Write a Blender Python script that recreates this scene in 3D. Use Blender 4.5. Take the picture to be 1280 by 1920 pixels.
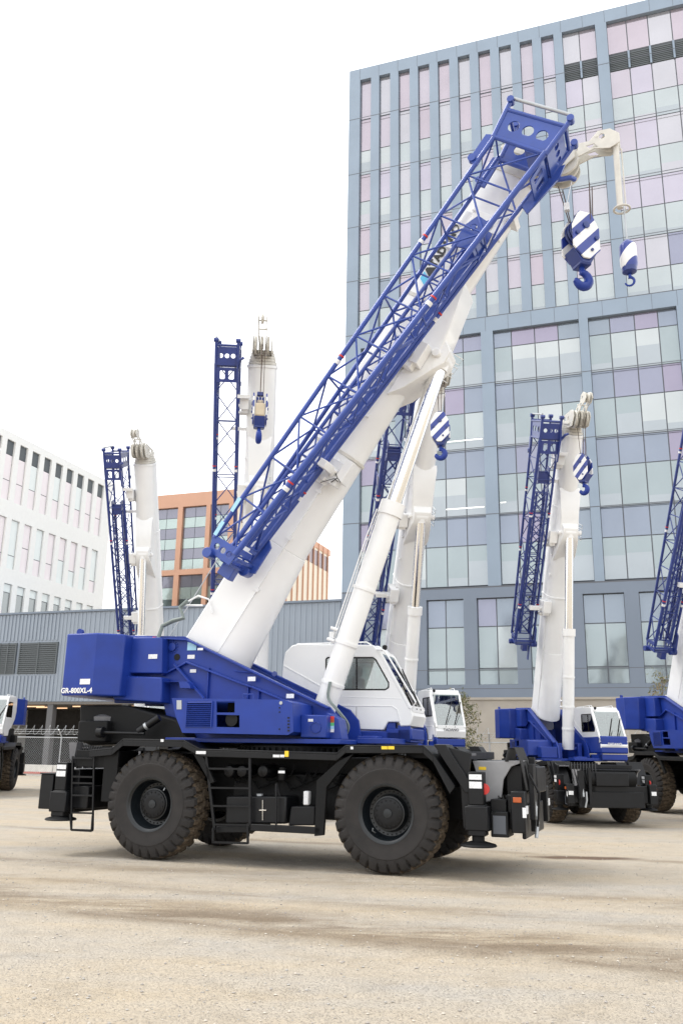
import bpy, bmesh, math, random
from math import sin, cos, pi, radians as R, atan2, hypot, sqrt
from mathutils import Vector, Matrix, noise
random.seed(7)
for o in list(bpy.data.objects): bpy.data.objects.remove(o)
SC = bpy.context.scene
COL = SC.collection
# ------------------------------------------------------------------ camera, sky, sun, exposure
F_PX, PITCH, ROLL, EYE = 1640.0, R(15.3), R(0.9), 1.9
fw = Vector((0, cos(PITCH), sin(PITCH))); up0 = Vector((0, -sin(PITCH), cos(PITCH))); rt0 = Vector((1, 0, 0))
rt = rt0*cos(ROLL) + up0*sin(ROLL); up = up0*cos(ROLL) - rt0*sin(ROLL)
cam_d = bpy.data.cameras.new('camera'); cam = bpy.data.objects.new('camera', cam_d); COL.objects.link(cam)
cam_d.sensor_fit = 'VERTICAL'; cam_d.sensor_height = 36; cam_d.lens = F_PX/1920*36
cam_d.clip_end = 3000; cam_d.clip_start = .1
m = Matrix((rt, up, -fw)).transposed().to_4x4(); m.translation = Vector((0, 0, EYE)); cam.matrix_world = m
SC.camera = cam
w = bpy.data.worlds.new('World'); SC.world = w; w.use_nodes = True
nt = w.node_tree; nt.nodes.clear()
SUN_EL, SUN_AZ = R(54), R(-80)          # azimuth: direction the light comes from, from +Y clockwise
out = nt.nodes.new('ShaderNodeOutputWorld'); bg = nt.nodes.new('ShaderNodeBackground')
sky = nt.nodes.new('ShaderNodeTexSky'); sky.sky_type = 'NISHITA'; sky.sun_disc = False
sky.sun_elevation = SUN_EL; sky.sun_rotation = SUN_AZ; sky.dust_density = 3
mix = nt.nodes.new('ShaderNodeMix'); mix.data_type = 'RGBA'
tc = nt.nodes.new('ShaderNodeTexCoord'); nz = nt.nodes.new('ShaderNodeTexNoise'); nz.inputs['Scale'].default_value = 2.2; nz.inputs['Detail'].default_value = 5
mr = nt.nodes.new('ShaderNodeMapRange'); mr.inputs[1].default_value = .35; mr.inputs[2].default_value = .65; mr.inputs[3].default_value = .86; mr.inputs[4].default_value = .97
nt.links.new(tc.outputs['Generated'], nz.inputs['Vector']); nt.links.new(nz.outputs['Fac'], mr.inputs[0])
nt.links.new(mr.outputs[0], mix.inputs[0]); nt.links.new(sky.outputs[0], mix.inputs[6]); mix.inputs[7].default_value = (11.0, 11.1, 11.2, 1)
nt.links.new(mix.outputs[2], bg.inputs[0]); bg.inputs[1].default_value = 0.13; nt.links.new(bg.outputs[0], out.inputs[0])
sd = bpy.data.lights.new('sun', 'SUN'); sd.energy = 1.3; sd.angle = R(16); sd.color = (1, .965, .91)
so = bpy.data.objects.new('sun', sd); COL.objects.link(so)
sdir = Vector((sin(SUN_AZ)*cos(SUN_EL), cos(SUN_AZ)*cos(SUN_EL), sin(SUN_EL)))
so.rotation_euler = sdir.to_track_quat('Z', 'Y').to_euler(); so.location = (0, 0, 60)
SC.view_settings.view_transform = 'Standard'; SC.view_settings.look = 'None'; SC.view_settings.exposure = 0.42; SC.view_settings.gamma = 1
SC.view_settings.use_curve_mapping = False
# ------------------------------------------------------------------ materials
MATS = {}
def mat(name, col, rough=.5, metal=0, coat=0, var=.0, vs=3., bump=0, bs=40., spec=.5, emit=None, col2=None):
    if name in MATS: return MATS[name]
    mt = bpy.data.materials.new(name); mt.use_nodes = True; n = mt.node_tree; b = n.nodes['Principled BSDF']
    b.inputs['Base Color'].default_value = (*col, 1); b.inputs['Roughness'].default_value = rough; b.inputs['Metallic'].default_value = metal
    b.inputs['Coat Weight'].default_value = coat; b.inputs['Coat Roughness'].default_value = .08; b.inputs['Specular IOR Level'].default_value = spec
    t = n.nodes.new('ShaderNodeTexCoord')
    if var or col2:
        z = n.nodes.new('ShaderNodeTexNoise'); z.inputs['Scale'].default_value = vs; z.inputs['Detail'].default_value = 6
        n.links.new(t.outputs['Object'], z.inputs['Vector'])
        x = n.nodes.new('ShaderNodeMix'); x.data_type = 'RGBA'
        rm = n.nodes.new('ShaderNodeMapRange'); rm.inputs[1].default_value = .3; rm.inputs[2].default_value = .7
        n.links.new(z.outputs['Fac'], rm.inputs[0]); n.links.new(rm.outputs[0], x.inputs[0])
        a = [c*(1-var) for c in col]; c2 = col2 or [min(1, c*(1+var)) for c in col]
        x.inputs[6].default_value = (*a, 1); x.inputs[7].default_value = (*c2, 1); n.links.new(x.outputs[2], b.inputs['Base Color'])
        rr = n.nodes.new('ShaderNodeMapRange'); rr.inputs[3].default_value = max(.02, rough-.08); rr.inputs[4].default_value = min(1, rough+.1)
        n.links.new(z.outputs['Fac'], rr.inputs[0]); n.links.new(rr.outputs[0], b.inputs['Roughness'])
    if bump:
        z2 = n.nodes.new('ShaderNodeTexNoise'); z2.inputs['Scale'].default_value = bs; z2.inputs['Detail'].default_value = 4
        n.links.new(t.outputs['Object'], z2.inputs['Vector']); bp = n.nodes.new('ShaderNodeBump'); bp.inputs['Strength'].default_value = bump; bp.inputs['Distance'].default_value = .02
        n.links.new(z2.outputs['Fac'], bp.inputs['Height']); n.links.new(bp.outputs[0], b.inputs['Normal'])
    if emit:
        b.inputs['Emission Color'].default_value = (*emit[:3], 1); b.inputs['Emission Strength'].default_value = emit[3]
    MATS[name] = mt; return mt
BLUE = mat('blue_paint', (.010, .037, .26), .42, spec=.35, coat=.06, var=.12, vs=2.5)
BLUJ = mat('blue_jib_paint', (.022, .060, .31), .35, coat=.3, var=.1)
BLUD = mat('navy_jib_paint', (.014, .034, .19), .38, coat=.25, var=.1)
WHITE = mat('white_paint', (.82, .825, .825), .35, coat=.3, var=.03, vs=1.5)
WCAST = mat('off_white_cast', (.62, .60, .55), .5, var=.08, vs=6, bump=.05)
BLACK = mat('black_paint', (.0055, .006, .0075), .42, var=.3, vs=4, spec=.3)
BLACK2 = mat('black_chassis', (.004, .0043, .005), .6, var=.35, vs=5, bump=.05, spec=.25)
GREYP = mat('grey_plate', (.13, .13, .14), .45, var=.15, vs=5)
RUBBER = mat('tyre_rubber', (.024, .0225, .0225), .75, var=.15, vs=5, bump=.08, bs=60, spec=.3, col2=(.033, .030, .029))
TREAD = mat('dusty_tread', (.055, .045, .036), .9, var=.2, vs=14, bump=.2, bs=70, spec=.2, col2=(.15, .115, .08))
RIM = mat('rim_dark', (.009, .012, .015), .34, var=.2)
CHROME = mat('chrome', (.86, .87, .88), .12, metal=1)
STEEL = mat('galvanised_steel', (.42, .44, .46), .42, metal=.6, var=.1)
ROPE = mat('wire_rope', (.10, .07, .06), .55, metal=.4)
HOSE = mat('grey_hose', (.20, .24, .23), .45, var=.1)
BHOSE = mat('black_hose', (.012, .012, .013), .45)
DECAL = mat('white_decal', (.75, .76, .78), .5, var=.18, vs=60)
DRED = mat('red', (.55, .03, .025), .4); DORG = mat('orange_lens', (.42, .09, .02), .3)
DYEL = mat('yellow_decal', (.85, .58, .03), .5); DCYA = mat('cyan_decal', (.10, .48, .72), .4); DGRN = mat('green_decal', (.1, .5, .2), .5)
DLBL = mat('pale_blue_decal', (.35, .62, .80), .4); INK = mat('black_lettering', (.012, .012, .014), .5)
LETW = mat('white_lettering', (.8, .8, .8), .45)
INTER = mat('cab_interior', (.05, .055, .055), .7, var=.2); SEAT = mat('seat_fabric', (.035, .035, .04), .9)
DARK = mat('dark_opening', (.012, .012, .013), .9)
CREAM = mat('canvas_pouch', (.55, .47, .35), .8, var=.1)
def glass_mat(name, tint, refl=.12):
    mt = bpy.data.materials.new(name); mt.use_nodes = True; n = mt.node_tree; n.nodes.clear()
    o = n.nodes.new('ShaderNodeOutputMaterial'); mx = n.nodes.new('ShaderNodeMixShader'); tr = n.nodes.new('ShaderNodeBsdfTransparent'); gl = n.nodes.new('ShaderNodeBsdfGlossy')
    tr.inputs[0].default_value = (*tint, 1); gl.inputs['Roughness'].default_value = .02; fr = n.nodes.new('ShaderNodeFresnel'); fr.inputs[0].default_value = 1.5
    ad = n.nodes.new('ShaderNodeMath'); ad.operation = 'ADD'; ad.inputs[1].default_value = refl; ad.use_clamp = True
    n.links.new(fr.outputs[0], ad.inputs[0]); n.links.new(ad.outputs[0], mx.inputs[0]); n.links.new(tr.outputs[0], mx.inputs[1]); n.links.new(gl.outputs[0], mx.inputs[2]); n.links.new(mx.outputs[0], o.inputs[0])
    return mt
CABGL = glass_mat('cab_glass', (.60, .70, .68), .26)
def stripe_mat(name, axis, k, sc, ph=0.):
    mt = bpy.data.materials.new(name); mt.use_nodes = True; n = mt.node_tree; b = n.nodes['Principled BSDF']; b.inputs['Roughness'].default_value = .35; b.inputs['Coat Weight'].default_value = .3
    t = n.nodes.new('ShaderNodeTexCoord'); d = n.nodes.new('ShaderNodeVectorMath'); d.operation = 'DOT_PRODUCT'; d.inputs[1].default_value = axis
    mu = n.nodes.new('ShaderNodeMath'); mu.operation = 'MULTIPLY_ADD'; mu.inputs[1].default_value = sc; mu.inputs[2].default_value = ph+100
    fr = n.nodes.new('ShaderNodeMath'); fr.operation = 'FRACT'; g = n.nodes.new('ShaderNodeMath'); g.operation = 'GREATER_THAN'; g.inputs[1].default_value = k
    x = n.nodes.new('ShaderNodeMix'); x.data_type = 'RGBA'; x.inputs[6].default_value = (.8, .8, .8, 1); x.inputs[7].default_value = (.022, .045, .27, 1)
    n.links.new(t.outputs['Object'], d.inputs[0]); n.links.new(d.outputs['Value'], mu.inputs[0]); n.links.new(mu.outputs[0], fr.inputs[0]); n.links.new(fr.outputs[0], g.inputs[0]); n.links.new(g.outputs[0], x.inputs[0]); n.links.new(x.outputs[2], b.inputs['Base Color'])
    return mt
STRIPE = stripe_mat('diagonal_stripes', (.72, 0, -.70), .5, 3.0, .3)
STRIPE2 = stripe_mat('barrel_stripes', (-.7, .1, .7), .5, 2.6, .25)
# ------------------------------------------------------------------ mesh builder
class MB:
    def __init__(s): s.bm = bmesh.new(); s.mi = 0
    def _f(s, vs):
        try:
            f = s.bm.faces.new(vs); f.material_index = s.mi; return f
        except ValueError: return None
    def box(s, x0, x1, y0, y1, z0, z1, M=None):
        v = [Vector((x, y, z)) for x in (x0, x1) for y in (y0, y1) for z in (z0, z1)]
        if M: v = [M @ p for p in v]
        v = [s.bm.verts.new(p) for p in v]
        for q in ((0, 1, 3, 2), (4, 6, 7, 5), (0, 4, 5, 1), (2, 3, 7, 6), (0, 2, 6, 4), (1, 5, 7, 3)): s._f([v[i] for i in q])
        return s
    def prism(s, pts, y0, y1, M=None, ax='y'):
        def P(a, b, t):
            p = Vector((a, t, b)) if ax == 'y' else (Vector((a, b, t)) if ax == 'z' else Vector((t, a, b)))
            return M @ p if M else p
        A = [s.bm.verts.new(P(a, b, y0)) for a, b in pts]; B = [s.bm.verts.new(P(a, b, y1)) for a, b in pts]
        n = len(pts); s._f(A); s._f(B[::-1])
        for i in range(n): s._f([A[i], B[i], B[(i+1) % n], A[(i+1) % n]][::-1])
        return s
    def plate(s, outer, holes, y0, y1, M=None):
        b2 = bmesh.new(); es = []
        for lp in [outer]+holes:
            vs = [b2.verts.new((a, y0, c)) for a, c in lp]
            for i in range(len(vs)): es.append(b2.edges.new((vs[i], vs[(i+1) % len(vs)])))
        bmesh.ops.triangle_fill(b2, use_beauty=True, use_dissolve=True, edges=es, normal=(0, -1, 0))
        r = bmesh.ops.extrude_face_region(b2, geom=list(b2.faces))
        for g in r['geom']:
            if isinstance(g, bmesh.types.BMVert): g.co.y = y1
        mp = {}
        for v in b2.verts: mp[v] = s.bm.verts.new(M @ v.co if M else v.co)
        for f in b2.faces: s._f([mp[v] for v in f.verts])
        b2.free(); return s
    def tube(s, pts, r, n=8, r2=None, caps=True):
        pts = [Vector(p) for p in pts]; rings = []
        N = len(pts)
        for i, p in enumerate(pts):
            d = (pts[min(i+1, N-1)]-pts[max(i-1, 0)]).normalized()
            a = Vector((0, 0, 1)) if abs(d.z) < .9 else Vector((1, 0, 0))
            if i and abs((pv := prev).dot(d)) < .95: a = pv
            e1 = (a-d*a.dot(d)).normalized(); prev = e1; e2 = d.cross(e1)
            rr = r if r2 is None else r+(r2-r)*i/(N-1)
            rings.append([s.bm.verts.new(p+(e1*cos(2*pi*k/n)+e2*sin(2*pi*k/n))*rr) for k in range(n)])
        for i in range(N-1):
            for k in range(n): s._f([rings[i][k], rings[i][(k+1) % n], rings[i+1][(k+1) % n], rings[i+1][k]])
        if caps: s._f(rings[0][::-1]); s._f(rings[-1])
        return s
    def lathe(s, prof, c, ax, n=32, closed=False, cap=True):
        # prof: (r, t) pairs; axis ax through c
        ax = Vector(ax).normalized(); a = Vector((0, 0, 1)) if abs(ax.z) < .9 else Vector((1, 0, 0)); e1 = (a-ax*a.dot(ax)).normalized(); e2 = ax.cross(e1); c = Vector(c)
        rings = [[s.bm.verts.new(c+ax*t+(e1*cos(2*pi*k/n)+e2*sin(2*pi*k/n))*r) for k in range(n)] for r, t in prof]
        L = len(rings)
        for i in range(L if closed else L-1):
            a_, b_ = rings[i], rings[(i+1) % L]
            for k in range(n): s._f([a_[k], a_[(k+1) % n], b_[(k+1) % n], b_[k]])
        if not closed and cap: s._f(rings[0][::-1]); s._f(rings[-1])
        return s
    def build(s, name, mt, parent=None, smooth=True, bevel=0, loc=None, ang=35):
        bmesh.ops.recalc_face_normals(s.bm, faces=s.bm.faces)
        me = bpy.data.meshes.new(name); s.bm.to_mesh(me); s.bm.free()
        for x in (mt if isinstance(mt, (list, tuple)) else [mt]): me.materials.append(x)
        o = bpy.data.objects.new(name, me); COL.objects.link(o)
        if parent: o.parent = parent
        if loc: o.location = loc
        if smooth:
            me.polygons.foreach_set('use_smooth', [True]*len(me.polygons)); me.set_sharp_from_angle(angle=R(ang))
        if bevel:
            b = o.modifiers.new('bevel', 'BEVEL'); b.width = bevel; b.segments = 2; b.limit_method = 'ANGLE'; b.angle_limit = R(40); b.harden_normals = False
        return o
def build_split(k, name, mt, parent=None, **kw):
    """each connected piece becomes an object of its own"""
    k.bm.verts.ensure_lookup_table(); seen = set(); res = []
    for v0 in list(k.bm.verts):
        if v0 in seen: continue
        st = [v0]; comp = []; seen.add(v0)
        while st:
            v = st.pop(); comp.append(v)
            for e in v.link_edges:
                w_ = e.other_vert(v)
                if w_ not in seen: seen.add(w_); st.append(w_)
        q = MB(); mp = {v: q.bm.verts.new(v.co) for v in comp}
        for f in {f for v in comp for f in v.link_faces}:
            g = q.bm.faces.new([mp[v] for v in f.verts]); g.material_index = f.material_index
        res.append(q.build(name, mt, parent, **kw))
    k.bm.free(); return res
def tag(o, label=None, cat=None, group=None, kind=None):
    for k, v in (('label', label), ('category', cat), ('group', group), ('kind', kind)):
        if v: o[k] = v
    return o
def empty(name, loc, rz=0, sc=1, parent=None):
    o = bpy.data.objects.new(name, None); COL.objects.link(o); o.location = loc; o.rotation_euler = (0, 0, rz); o.scale = (sc, sc, sc)
    o.empty_display_size = .2
    if parent: o.parent = parent
    return o
def text(s, size, M, name, mt, parent, depth=.006, off=.0, extrude_back=False, space=1.0):
    cu = bpy.data.curves.new('tmp', 'FONT'); cu.body = s; cu.size = size; cu.extrude = depth; cu.offset = off; cu.align_x = 'CENTER'; cu.align_y = 'CENTER'; cu.resolution_u = 3; cu.space_character = space
    o = bpy.data.objects.new('tmp', cu); me = bpy.data.meshes.new_from_object(o); bpy.data.objects.remove(o); bpy.data.curves.remove(cu)
    me.transform(M); me.materials.clear(); me.materials.append(mt); me.name = name
    t = bpy.data.objects.new(name, me); COL.objects.link(t); t.parent = parent; return t
def circ(cx, cz, r, n=20): return [(cx+r*cos(2*pi*i/n), cz+r*sin(2*pi*i/n)) for i in range(n)]
def rrect(x0, x1, z0, z1, r, n=4):
    o = []
    for cx, cz, a in ((x1-r, z1-r, 0), (x0+r, z1-r, 90), (x0+r, z0+r, 180), (x1-r, z0+r, 270)):
        for i in range(n+1): o.append((cx+r*cos(R(a+90*i/n)), cz+r*sin(R(a+90*i/n))))
    return o
# side(): turns an outline measured on the photograph into metres in the crane's own upright plane y = Y
MC_LOC, MC_RZ = Vector((-.73, 17.19, 0)), R(-20)
EX = Vector((cos(MC_RZ), sin(MC_RZ), 0)); EY = Vector((-sin(MC_RZ), cos(MC_RZ), 0))
def side(pts, Y):
    o = []; C = Vector((0, 0, EYE))
    for x, y in pts:
        d = rt*((x-640)/F_PX)-up*((y-960)/F_PX)+fw; t = (Y-(C-MC_LOC).dot(EY))/d.dot(EY); p = C+d*t-MC_LOC
        o.append((round(p.dot(EX), 3), round(p.z, 3)))
    return o
# ------------------------------------------------------------------ tyre
def make_tyre(D=1.87, W=.66, NL=30, simple=False):
    bm = bmesh.new(); per = 8 if not simple else 6; N = NL*per; Rr = D/2
    prof = [(-.5, .50), (-.5, .60), (-.535, .70), (-.535, .745), (-.52, .755), (-.515, .81), (-.49, .88), (-.44, .945), (-.36, .98), (-.2, 1.), (-.02, 1.003), (.02, 1.003), (.2, 1.), (.36, .98), (.44, .945), (.49, .88), (.515, .81), (.52, .755), (.535, .745), (.535, .70), (.5, .60), (.5, .50)]
    rings = []
    for t, r in prof:
        ring = []
        for i in range(N):
            th = 2*pi*i/N; ph = i/per
            rr = r*Rr; tt = t
            if r >= .80 and abs(t) > .1:
                sh = (abs(t)-.1)*1.6 + (0 if t > 0 else .5)
                fr = (ph+sh) % 1
                if fr < .26:
                    if r > .87: rr -= .062
                    else: tt = t*.965
            elif r > 1.0:
                fr = (ph+(0 if t > 0 else .5)) % 1
                if fr < .2: rr -= .03
            ring.append(bm.verts.new((rr*cos(th), tt*W, rr*sin(th))))
        rings.append(ring)
    for j in range(len(rings)-1):
        md = 1 if min(prof[j][1], prof[j+1][1]) > .95 else 0
        for i in range(N):
            f = bm.faces.new([rings[j][i], rings[j][(i+1) % N], rings[j+1][(i+1) % N], rings[j+1][i]]); f.material_index = md
    bmesh.ops.recalc_face_normals(bm, faces=bm.faces)
    me = bpy.data.meshes.new('tyre'); bm.to_mesh(me); bm.free(); me.materials.append(RUBBER); me.materials.append(TREAD)
    me.polygons.foreach_set('use_smooth', [True]*len(me.polygons)); me.set_sharp_from_angle(angle=R(28))
    return me
TYRE = make_tyre()
def wheel(root, x, y, sgn, steer=0):
    # sgn: -1 near side, +1 far side (outer face direction)
    m_ = MB(); D = .935; o_ = sgn
    prof = [(.44, .33), (.468, .335), (.475, .31), (.44, .28), (.42, .27), (.405, .12), (.36, .05), (.30, .04), (.285, .12), (.27, .17), (.16, .18), (.08, .18), (.07, .235), (.02, .24)]
    m_.lathe([(a, b) for a, b in prof]+[(.001, .24)], (0, 0, 0), (0, o_, 0), 48, cap=False)
    m_.lathe([(.46, -.33), (.40, -.33), (.40, .1), (.44, .28)], (0, 0, 0), (0, o_, 0), 32, cap=False)
    wl = m_.build('wheel', RIM, root, loc=(x, y, D)); wl.rotation_euler = (0, random.random()*6, steer)
    ty = bpy.data.objects.new('tyre', TYRE); COL.objects.link(ty); ty.parent = wl
    h = MB(); h.lathe([(.245, .17), (.245, .20), (.22, .215), (.12, .22)], (0, 0, 0), (0, o_, 0), 32)
    for k in range(16):
        a = 2*pi*k/16; h.lathe([(.014, .19), (.014, .228)], (.205*cos(a), 0, .205*sin(a)), (0, o_, 0), 6)
    h.build('hub', BLACK, wl)
    s = MB()
    for k in range(28):
        a = 2*pi*k/28; s.lathe([(.011, .03), (.011, .065)], (.335*cos(a), 0, .335*sin(a)), (0, o_, 0), 6)
    s.build('wheel_bolts', BLACK2, wl)
    s = MB(); s.tube([(-.39, o_*.14, .02), (-.37, o_*.24, .05), (-.33, o_*.26, .06)], .012, 6); s.build('valve_stem', STEEL, wl)
    return wl
# ------------------------------------------------------------------ crane: carrier
def outrigger(root, x, y, main):
    """vertical jack in a box at the end of the outrigger beam"""
    s = -1 if y < 0 else 1; pz = .24 if x > 0 else .33
    j = MB(); j.box(x-.14, x+.14, y-.13, y+.13, .66, 1.12); j.box(x-.12, x+.12, y-.12, y+.12, 1.12, 1.62)
    j.box(x-.18, x+.18, y-.15, y+.15, .74, 1.10)
    j.box(x-.16, x+.16, min(y, 0), max(y, 0), .72, 1.02)
    b = j.build('outrigger', BLACK, root, bevel=.015)
    k = MB(); k.lathe([(.10, .30+pz), (.10, .7)], (x, y, 0), (0, 0, 1), 16); k.build('jack_cylinder', BLACK2, b)
    k = MB(); k.lathe([(.27, .26+pz), (.29, .275+pz), (.27, .30+pz), (.12, .34+pz)], (x, y, 0), (0, 0, 1), 32); k.build('float_pad', BLACK2, b)
    if s < 0 or not main:
        k = MB(); k.box(x-.1, x+.1, y-.128, y-.122, 1.37, 1.47); k.box(x-.1, x+.1, y-.128, y-.122, 1.5, 1.58); build_split(k, 'decal', DECAL, b, smooth=False)
    return b
def deck_profile(Y=-1.6):
    top = side([(170, 1406), (212, 1402), (232, 1385), (345, 1387), (377, 1404), (632, 1411), (648, 1397), (793, 1397), (812, 1414), (852, 1473)], -1.6)
    return top
DECK = deck_profile()
def carrier(root, main=True):
    f = MB(); f.prism([(-4.0, .95), (-3.9, 1.75), (3.4, 1.75), (4.0, 1.5), (4.1, .85), (3.0, .8), (1.4, .78), (-1.2, .78), (-3.2, .85)], -.48, .48)
    f.box(-3.0, 3.2, -.62, .62, 1.5, 1.8); f.box(-.9, 1.15, -.9, .9, .75, 1.5)
    f.build('chassis_frame', BLACK2, root, bevel=.02)
    a = MB()
    for x in (-2.2, 2.2): a.tube([(x, -1.2, .935), (x, 1.2, .935)], .19, 12); a.lathe([(.33, -.25), (.38, 0), (.33, .25)], (x, 0, .935), (0, 1, 0), 20)
    a.build('axle', BLACK2, root)
    for s in (-1, 1):
        m_ = MB(); y0, y1 = sorted((s*1.62, s*.8))
        for i in range(len(DECK)-1):
            (xa, za), (xb, zb) = DECK[i], DECK[i+1]
            m_.prism([(xa, za), (xb, zb), (xb, zb-.03), (xa, za-.03)], y0, y1)
            d = .13
            ya, yb = sorted((s*1.62, s*1.585))
            m_.prism([(xa, za-.031), (xb, zb-.031), (xb-(.08 if i == 8 else 0), zb-d), (xa, za-d)], ya, yb)
        m_.build('fender', BLACK, root, bevel=.006)
        m_ = MB()   # black panels behind the wheels' upper halves
        x3, z3 = DECK[4]; x4, z4 = DECK[5]
        m_.prism([(x4+.02, z4-.14), (x4+.28, z4-.02), (x4-.18, 1.32), (x4-.22, .56), (x4-.38, .54), (x4-.36, 1.42)], *sorted((s*1.60, s*1.52)))
        m_.prism([(x3-.14, z3-.1), (x3+.04, z3-.12), (x3+.30, 1.35), (x3+.22, 1.32)], *sorted((s*1.60, s*1.52)))
        m_.box(-3.25, -2.95, *sorted((s*1.55, s*1.50)), .95, 1.85); m_.box(-3.9, -3.0, *sorted((s*1.52, s*.8)), 1.55, 1.85)
        build_split(m_, 'wheel_arch_panel', BLACK2, root, bevel=.006)
    # front deck and front end
    m_ = MB(); m_.prism([(3.0, 2.03), (3.2, 2.03), (3.7, 1.3), (3.5, 1.3)], -1.58, -1.1); m_.prism([(3.0, 2.03), (3.2, 2.03), (3.7, 1.3), (3.5, 1.3)], 1.1, 1.58)
    build_split(m_, 'fender_extension', BLACK, root, bevel=.01)
    m_ = MB(); m_.prism([(3.02, 2.035), (3.18, 2.035), (3.50, 1.56), (3.38, 1.56)], -1.5, -1.2); m_.box(3.3, 3.6, -1.45, -1.1, 1.86, 1.90); build_split(m_, 'deck_tread_plate', GREYP, root, bevel=.006)
    m_ = MB(); m_.prism([(3.2, 2.0), (3.6, 1.9), (3.55, 1.5), (3.62, .85), (3.45, .75), (3.42, 1.35)], -1.52, -1.45); m_.box(3.5, 3.6, -1.45, -1.1, .9, 1.4); m_.box(3.85, 4.1, -1.3, -1.05, .95, 1.2); m_.box(4.05, 4.3, -.9, -.5, 1.05, 1.72); build_split(m_, 'front_side_panel', BLACK, root, bevel=.01)
    m_ = MB(); m_.box(2.4, 3.5, -1.1, 1.1, 1.8, 1.93); m_.box(3.5, 4.3, -.98, .98, 1.755, 1.79); m_.build('front_deck', BLACK, root, bevel=.01)
    pass
    m_ = MB(); P = [(3.55, 1.75), (4.42, 1.80), (4.35, 1.74), (4.12, 1.62), (3.98, 1.38), (3.95, 1.2), (3.8, 1.2), (3.72, 1.45)]
    m_.prism([(3.52, 1.78), (4.4, 1.80), (4.15, 1.70), (4.02, 1.5), (3.98, 1.22), (3.62, 1.10), (3.60, 1.5)], -1.02, -.98); m_.prism([(3.52, 1.78), (4.4, 1.80), (4.15, 1.70), (4.02, 1.5), (3.98, 1.22), (3.62, 1.10), (3.60, 1.5)], .98, 1.02)
    build_split(m_, 'front_bracket', mat('light_grey_plate', (.30, .30, .31), .5, var=.12), root, bevel=.008)
    m_ = MB(); m_.box(4.1, 4.3, -1.24, 1.24, .75, 1.28); m_.box(4.3, 4.36, -1.1, 1.1, .6, 1.1); m_.box(3.95, 4.5, -.55, .55, 1.28, 1.7); m_.build('bumper', BLACK, root, bevel=.02)
    m_ = MB(); m_.lathe([(.22, -.85), (.25, -.83), (.25, .83), (.22, .85)], (4.22, 0, 1.5), (0, 1, 0), 28); m_.build('front_winch_guard', BLACK2, root)
    for s in (-1, 1):
        lb = MB(); lb.box(4.2, 4.42, *sorted((s*1.5, s*1.25)), .72, 1.34); L = lb.build('lamp_box', BLACK, root, bevel=.02)
        l = MB(); l.box(4.423, 4.44, *sorted((s*1.46, s*1.30)), 1.0, 1.12); l.build('headlamp', DECAL, L)
        l = MB(); l.box(4.24, 4.37, *sorted((s*1.502, s*1.52)), 1.17, 1.25); l.build('turn_signal', DORG, L, bevel=.01)
        q = MB(); q.lathe([(.045, 0), (.085, .01), (.085, .03), (.02, .035)], (3.80, s*1.52, 1.36), (0, s, 0), 24); q.build('round_reflector', DRED, root)
    m_ = MB()
    for i in range(9):
        y = -1.15+i*.09; x = 3.95+.05*(i % 3); m_.tube([(x, y, 1.25), (x+.08, y-.03, 1.05), (x+.05, y, .85), (x+.18, y+.02, .95), (x+.22, y, 1.2)], .014, 6)
    for i in range(9):
        y = -1.25+i*.1; m_.tube([(4.1, y, 1.78), (4.16, y, 1.98), (4.26, y, 2.0), (4.36, y-.05, 1.75), (4.42, y, 1.35)], .016, 6)
    build_split(m_, 'hydraulic_hose', BHOSE, root)
    m_ = MB(); m_.box(4.44, 4.52, -1.15, -.95, .9, 1.75); m_.box(4.40, 4.50, -.8, -.7, .7, 1.85); m_.tube([(4.46, -1.2, 1.6), (4.6, -1.15, 1.3), (4.55, -1.1, .8)], .02, 6); build_split(m_, 'front_guard_bar', BLACK, root, bevel=.008)
    m_ = MB(); m_.box(4.5, 4.505, -1.13, -1.0, 1.25, 1.55); m_.box(4.38, 4.44, -1.508, -1.5, .95, 1.1); build_split(m_, 'decal', DECAL, root, smooth=False)
    m_ = MB(); m_.box(3.86, 4.14, -1.4, -.9, .64, 1.02); m_.build('toolbox', [BLACK], root, bevel=.015); m_ = MB(); m_.box(3.90, 4.10, -1.408, -1.402, .69, .96); m_.build('toolbox_lid', mat('slate_lid', (.10, .11, .13), .5), root, bevel=.002)
    m_ = MB(); m_.tube([(4.5, -.9, 1.1), (4.52, -.9, .85), (4.5, -.95, .62)], .03, 8); m_.tube([(4.48, -1.0, 1.2), (4.5, -1.0, .95)], .04, 8); build_split(m_, 'tow_shackle', STEEL, root)
    # rear end
    m_ = MB(); m_.box(-4.35, -3.9, -1.35, 1.35, .85, 1.5); m_.box(-4.1, -3.6, -1.45, 1.45, .8, 1.2); m_.build('rear_frame', BLACK, root, bevel=.02)
    for s in (-1, 1):
        l = MB(); l.box(-4.62, -4.58, *sorted((s*1.5, s*1.1)), 1.22, 1.32); l.build('tail_light', DRED, root)
        l = MB(); l.box(-4.58, -4.30, *sorted((s*1.60, s*1.05)), .78, 1.40); l.box(-4.60, -4.22, *sorted((s*1.62, s*1.0)), 1.40, 1.425); l.build('rear_locker', BLACK, root, bevel=.02)
    for x in (-4.12, 3.68):
        for y in (-1.5, 1.5): outrigger(root, x, y, main)
    # engine hood on the carrier rear
    m_ = MB(); m_.prism(side([(150, 1322), (232, 1322), (330, 1350), (352, 1386), (170, 1398), (150, 1390)], -1.0), -1.0, 1.0)
    m_.box(-4.15, -3.5, -1.2, 1.2, 2.0, 2.4)
    eh = m_.build('engine_hood', BLACK2, root, bevel=.03)
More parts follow.
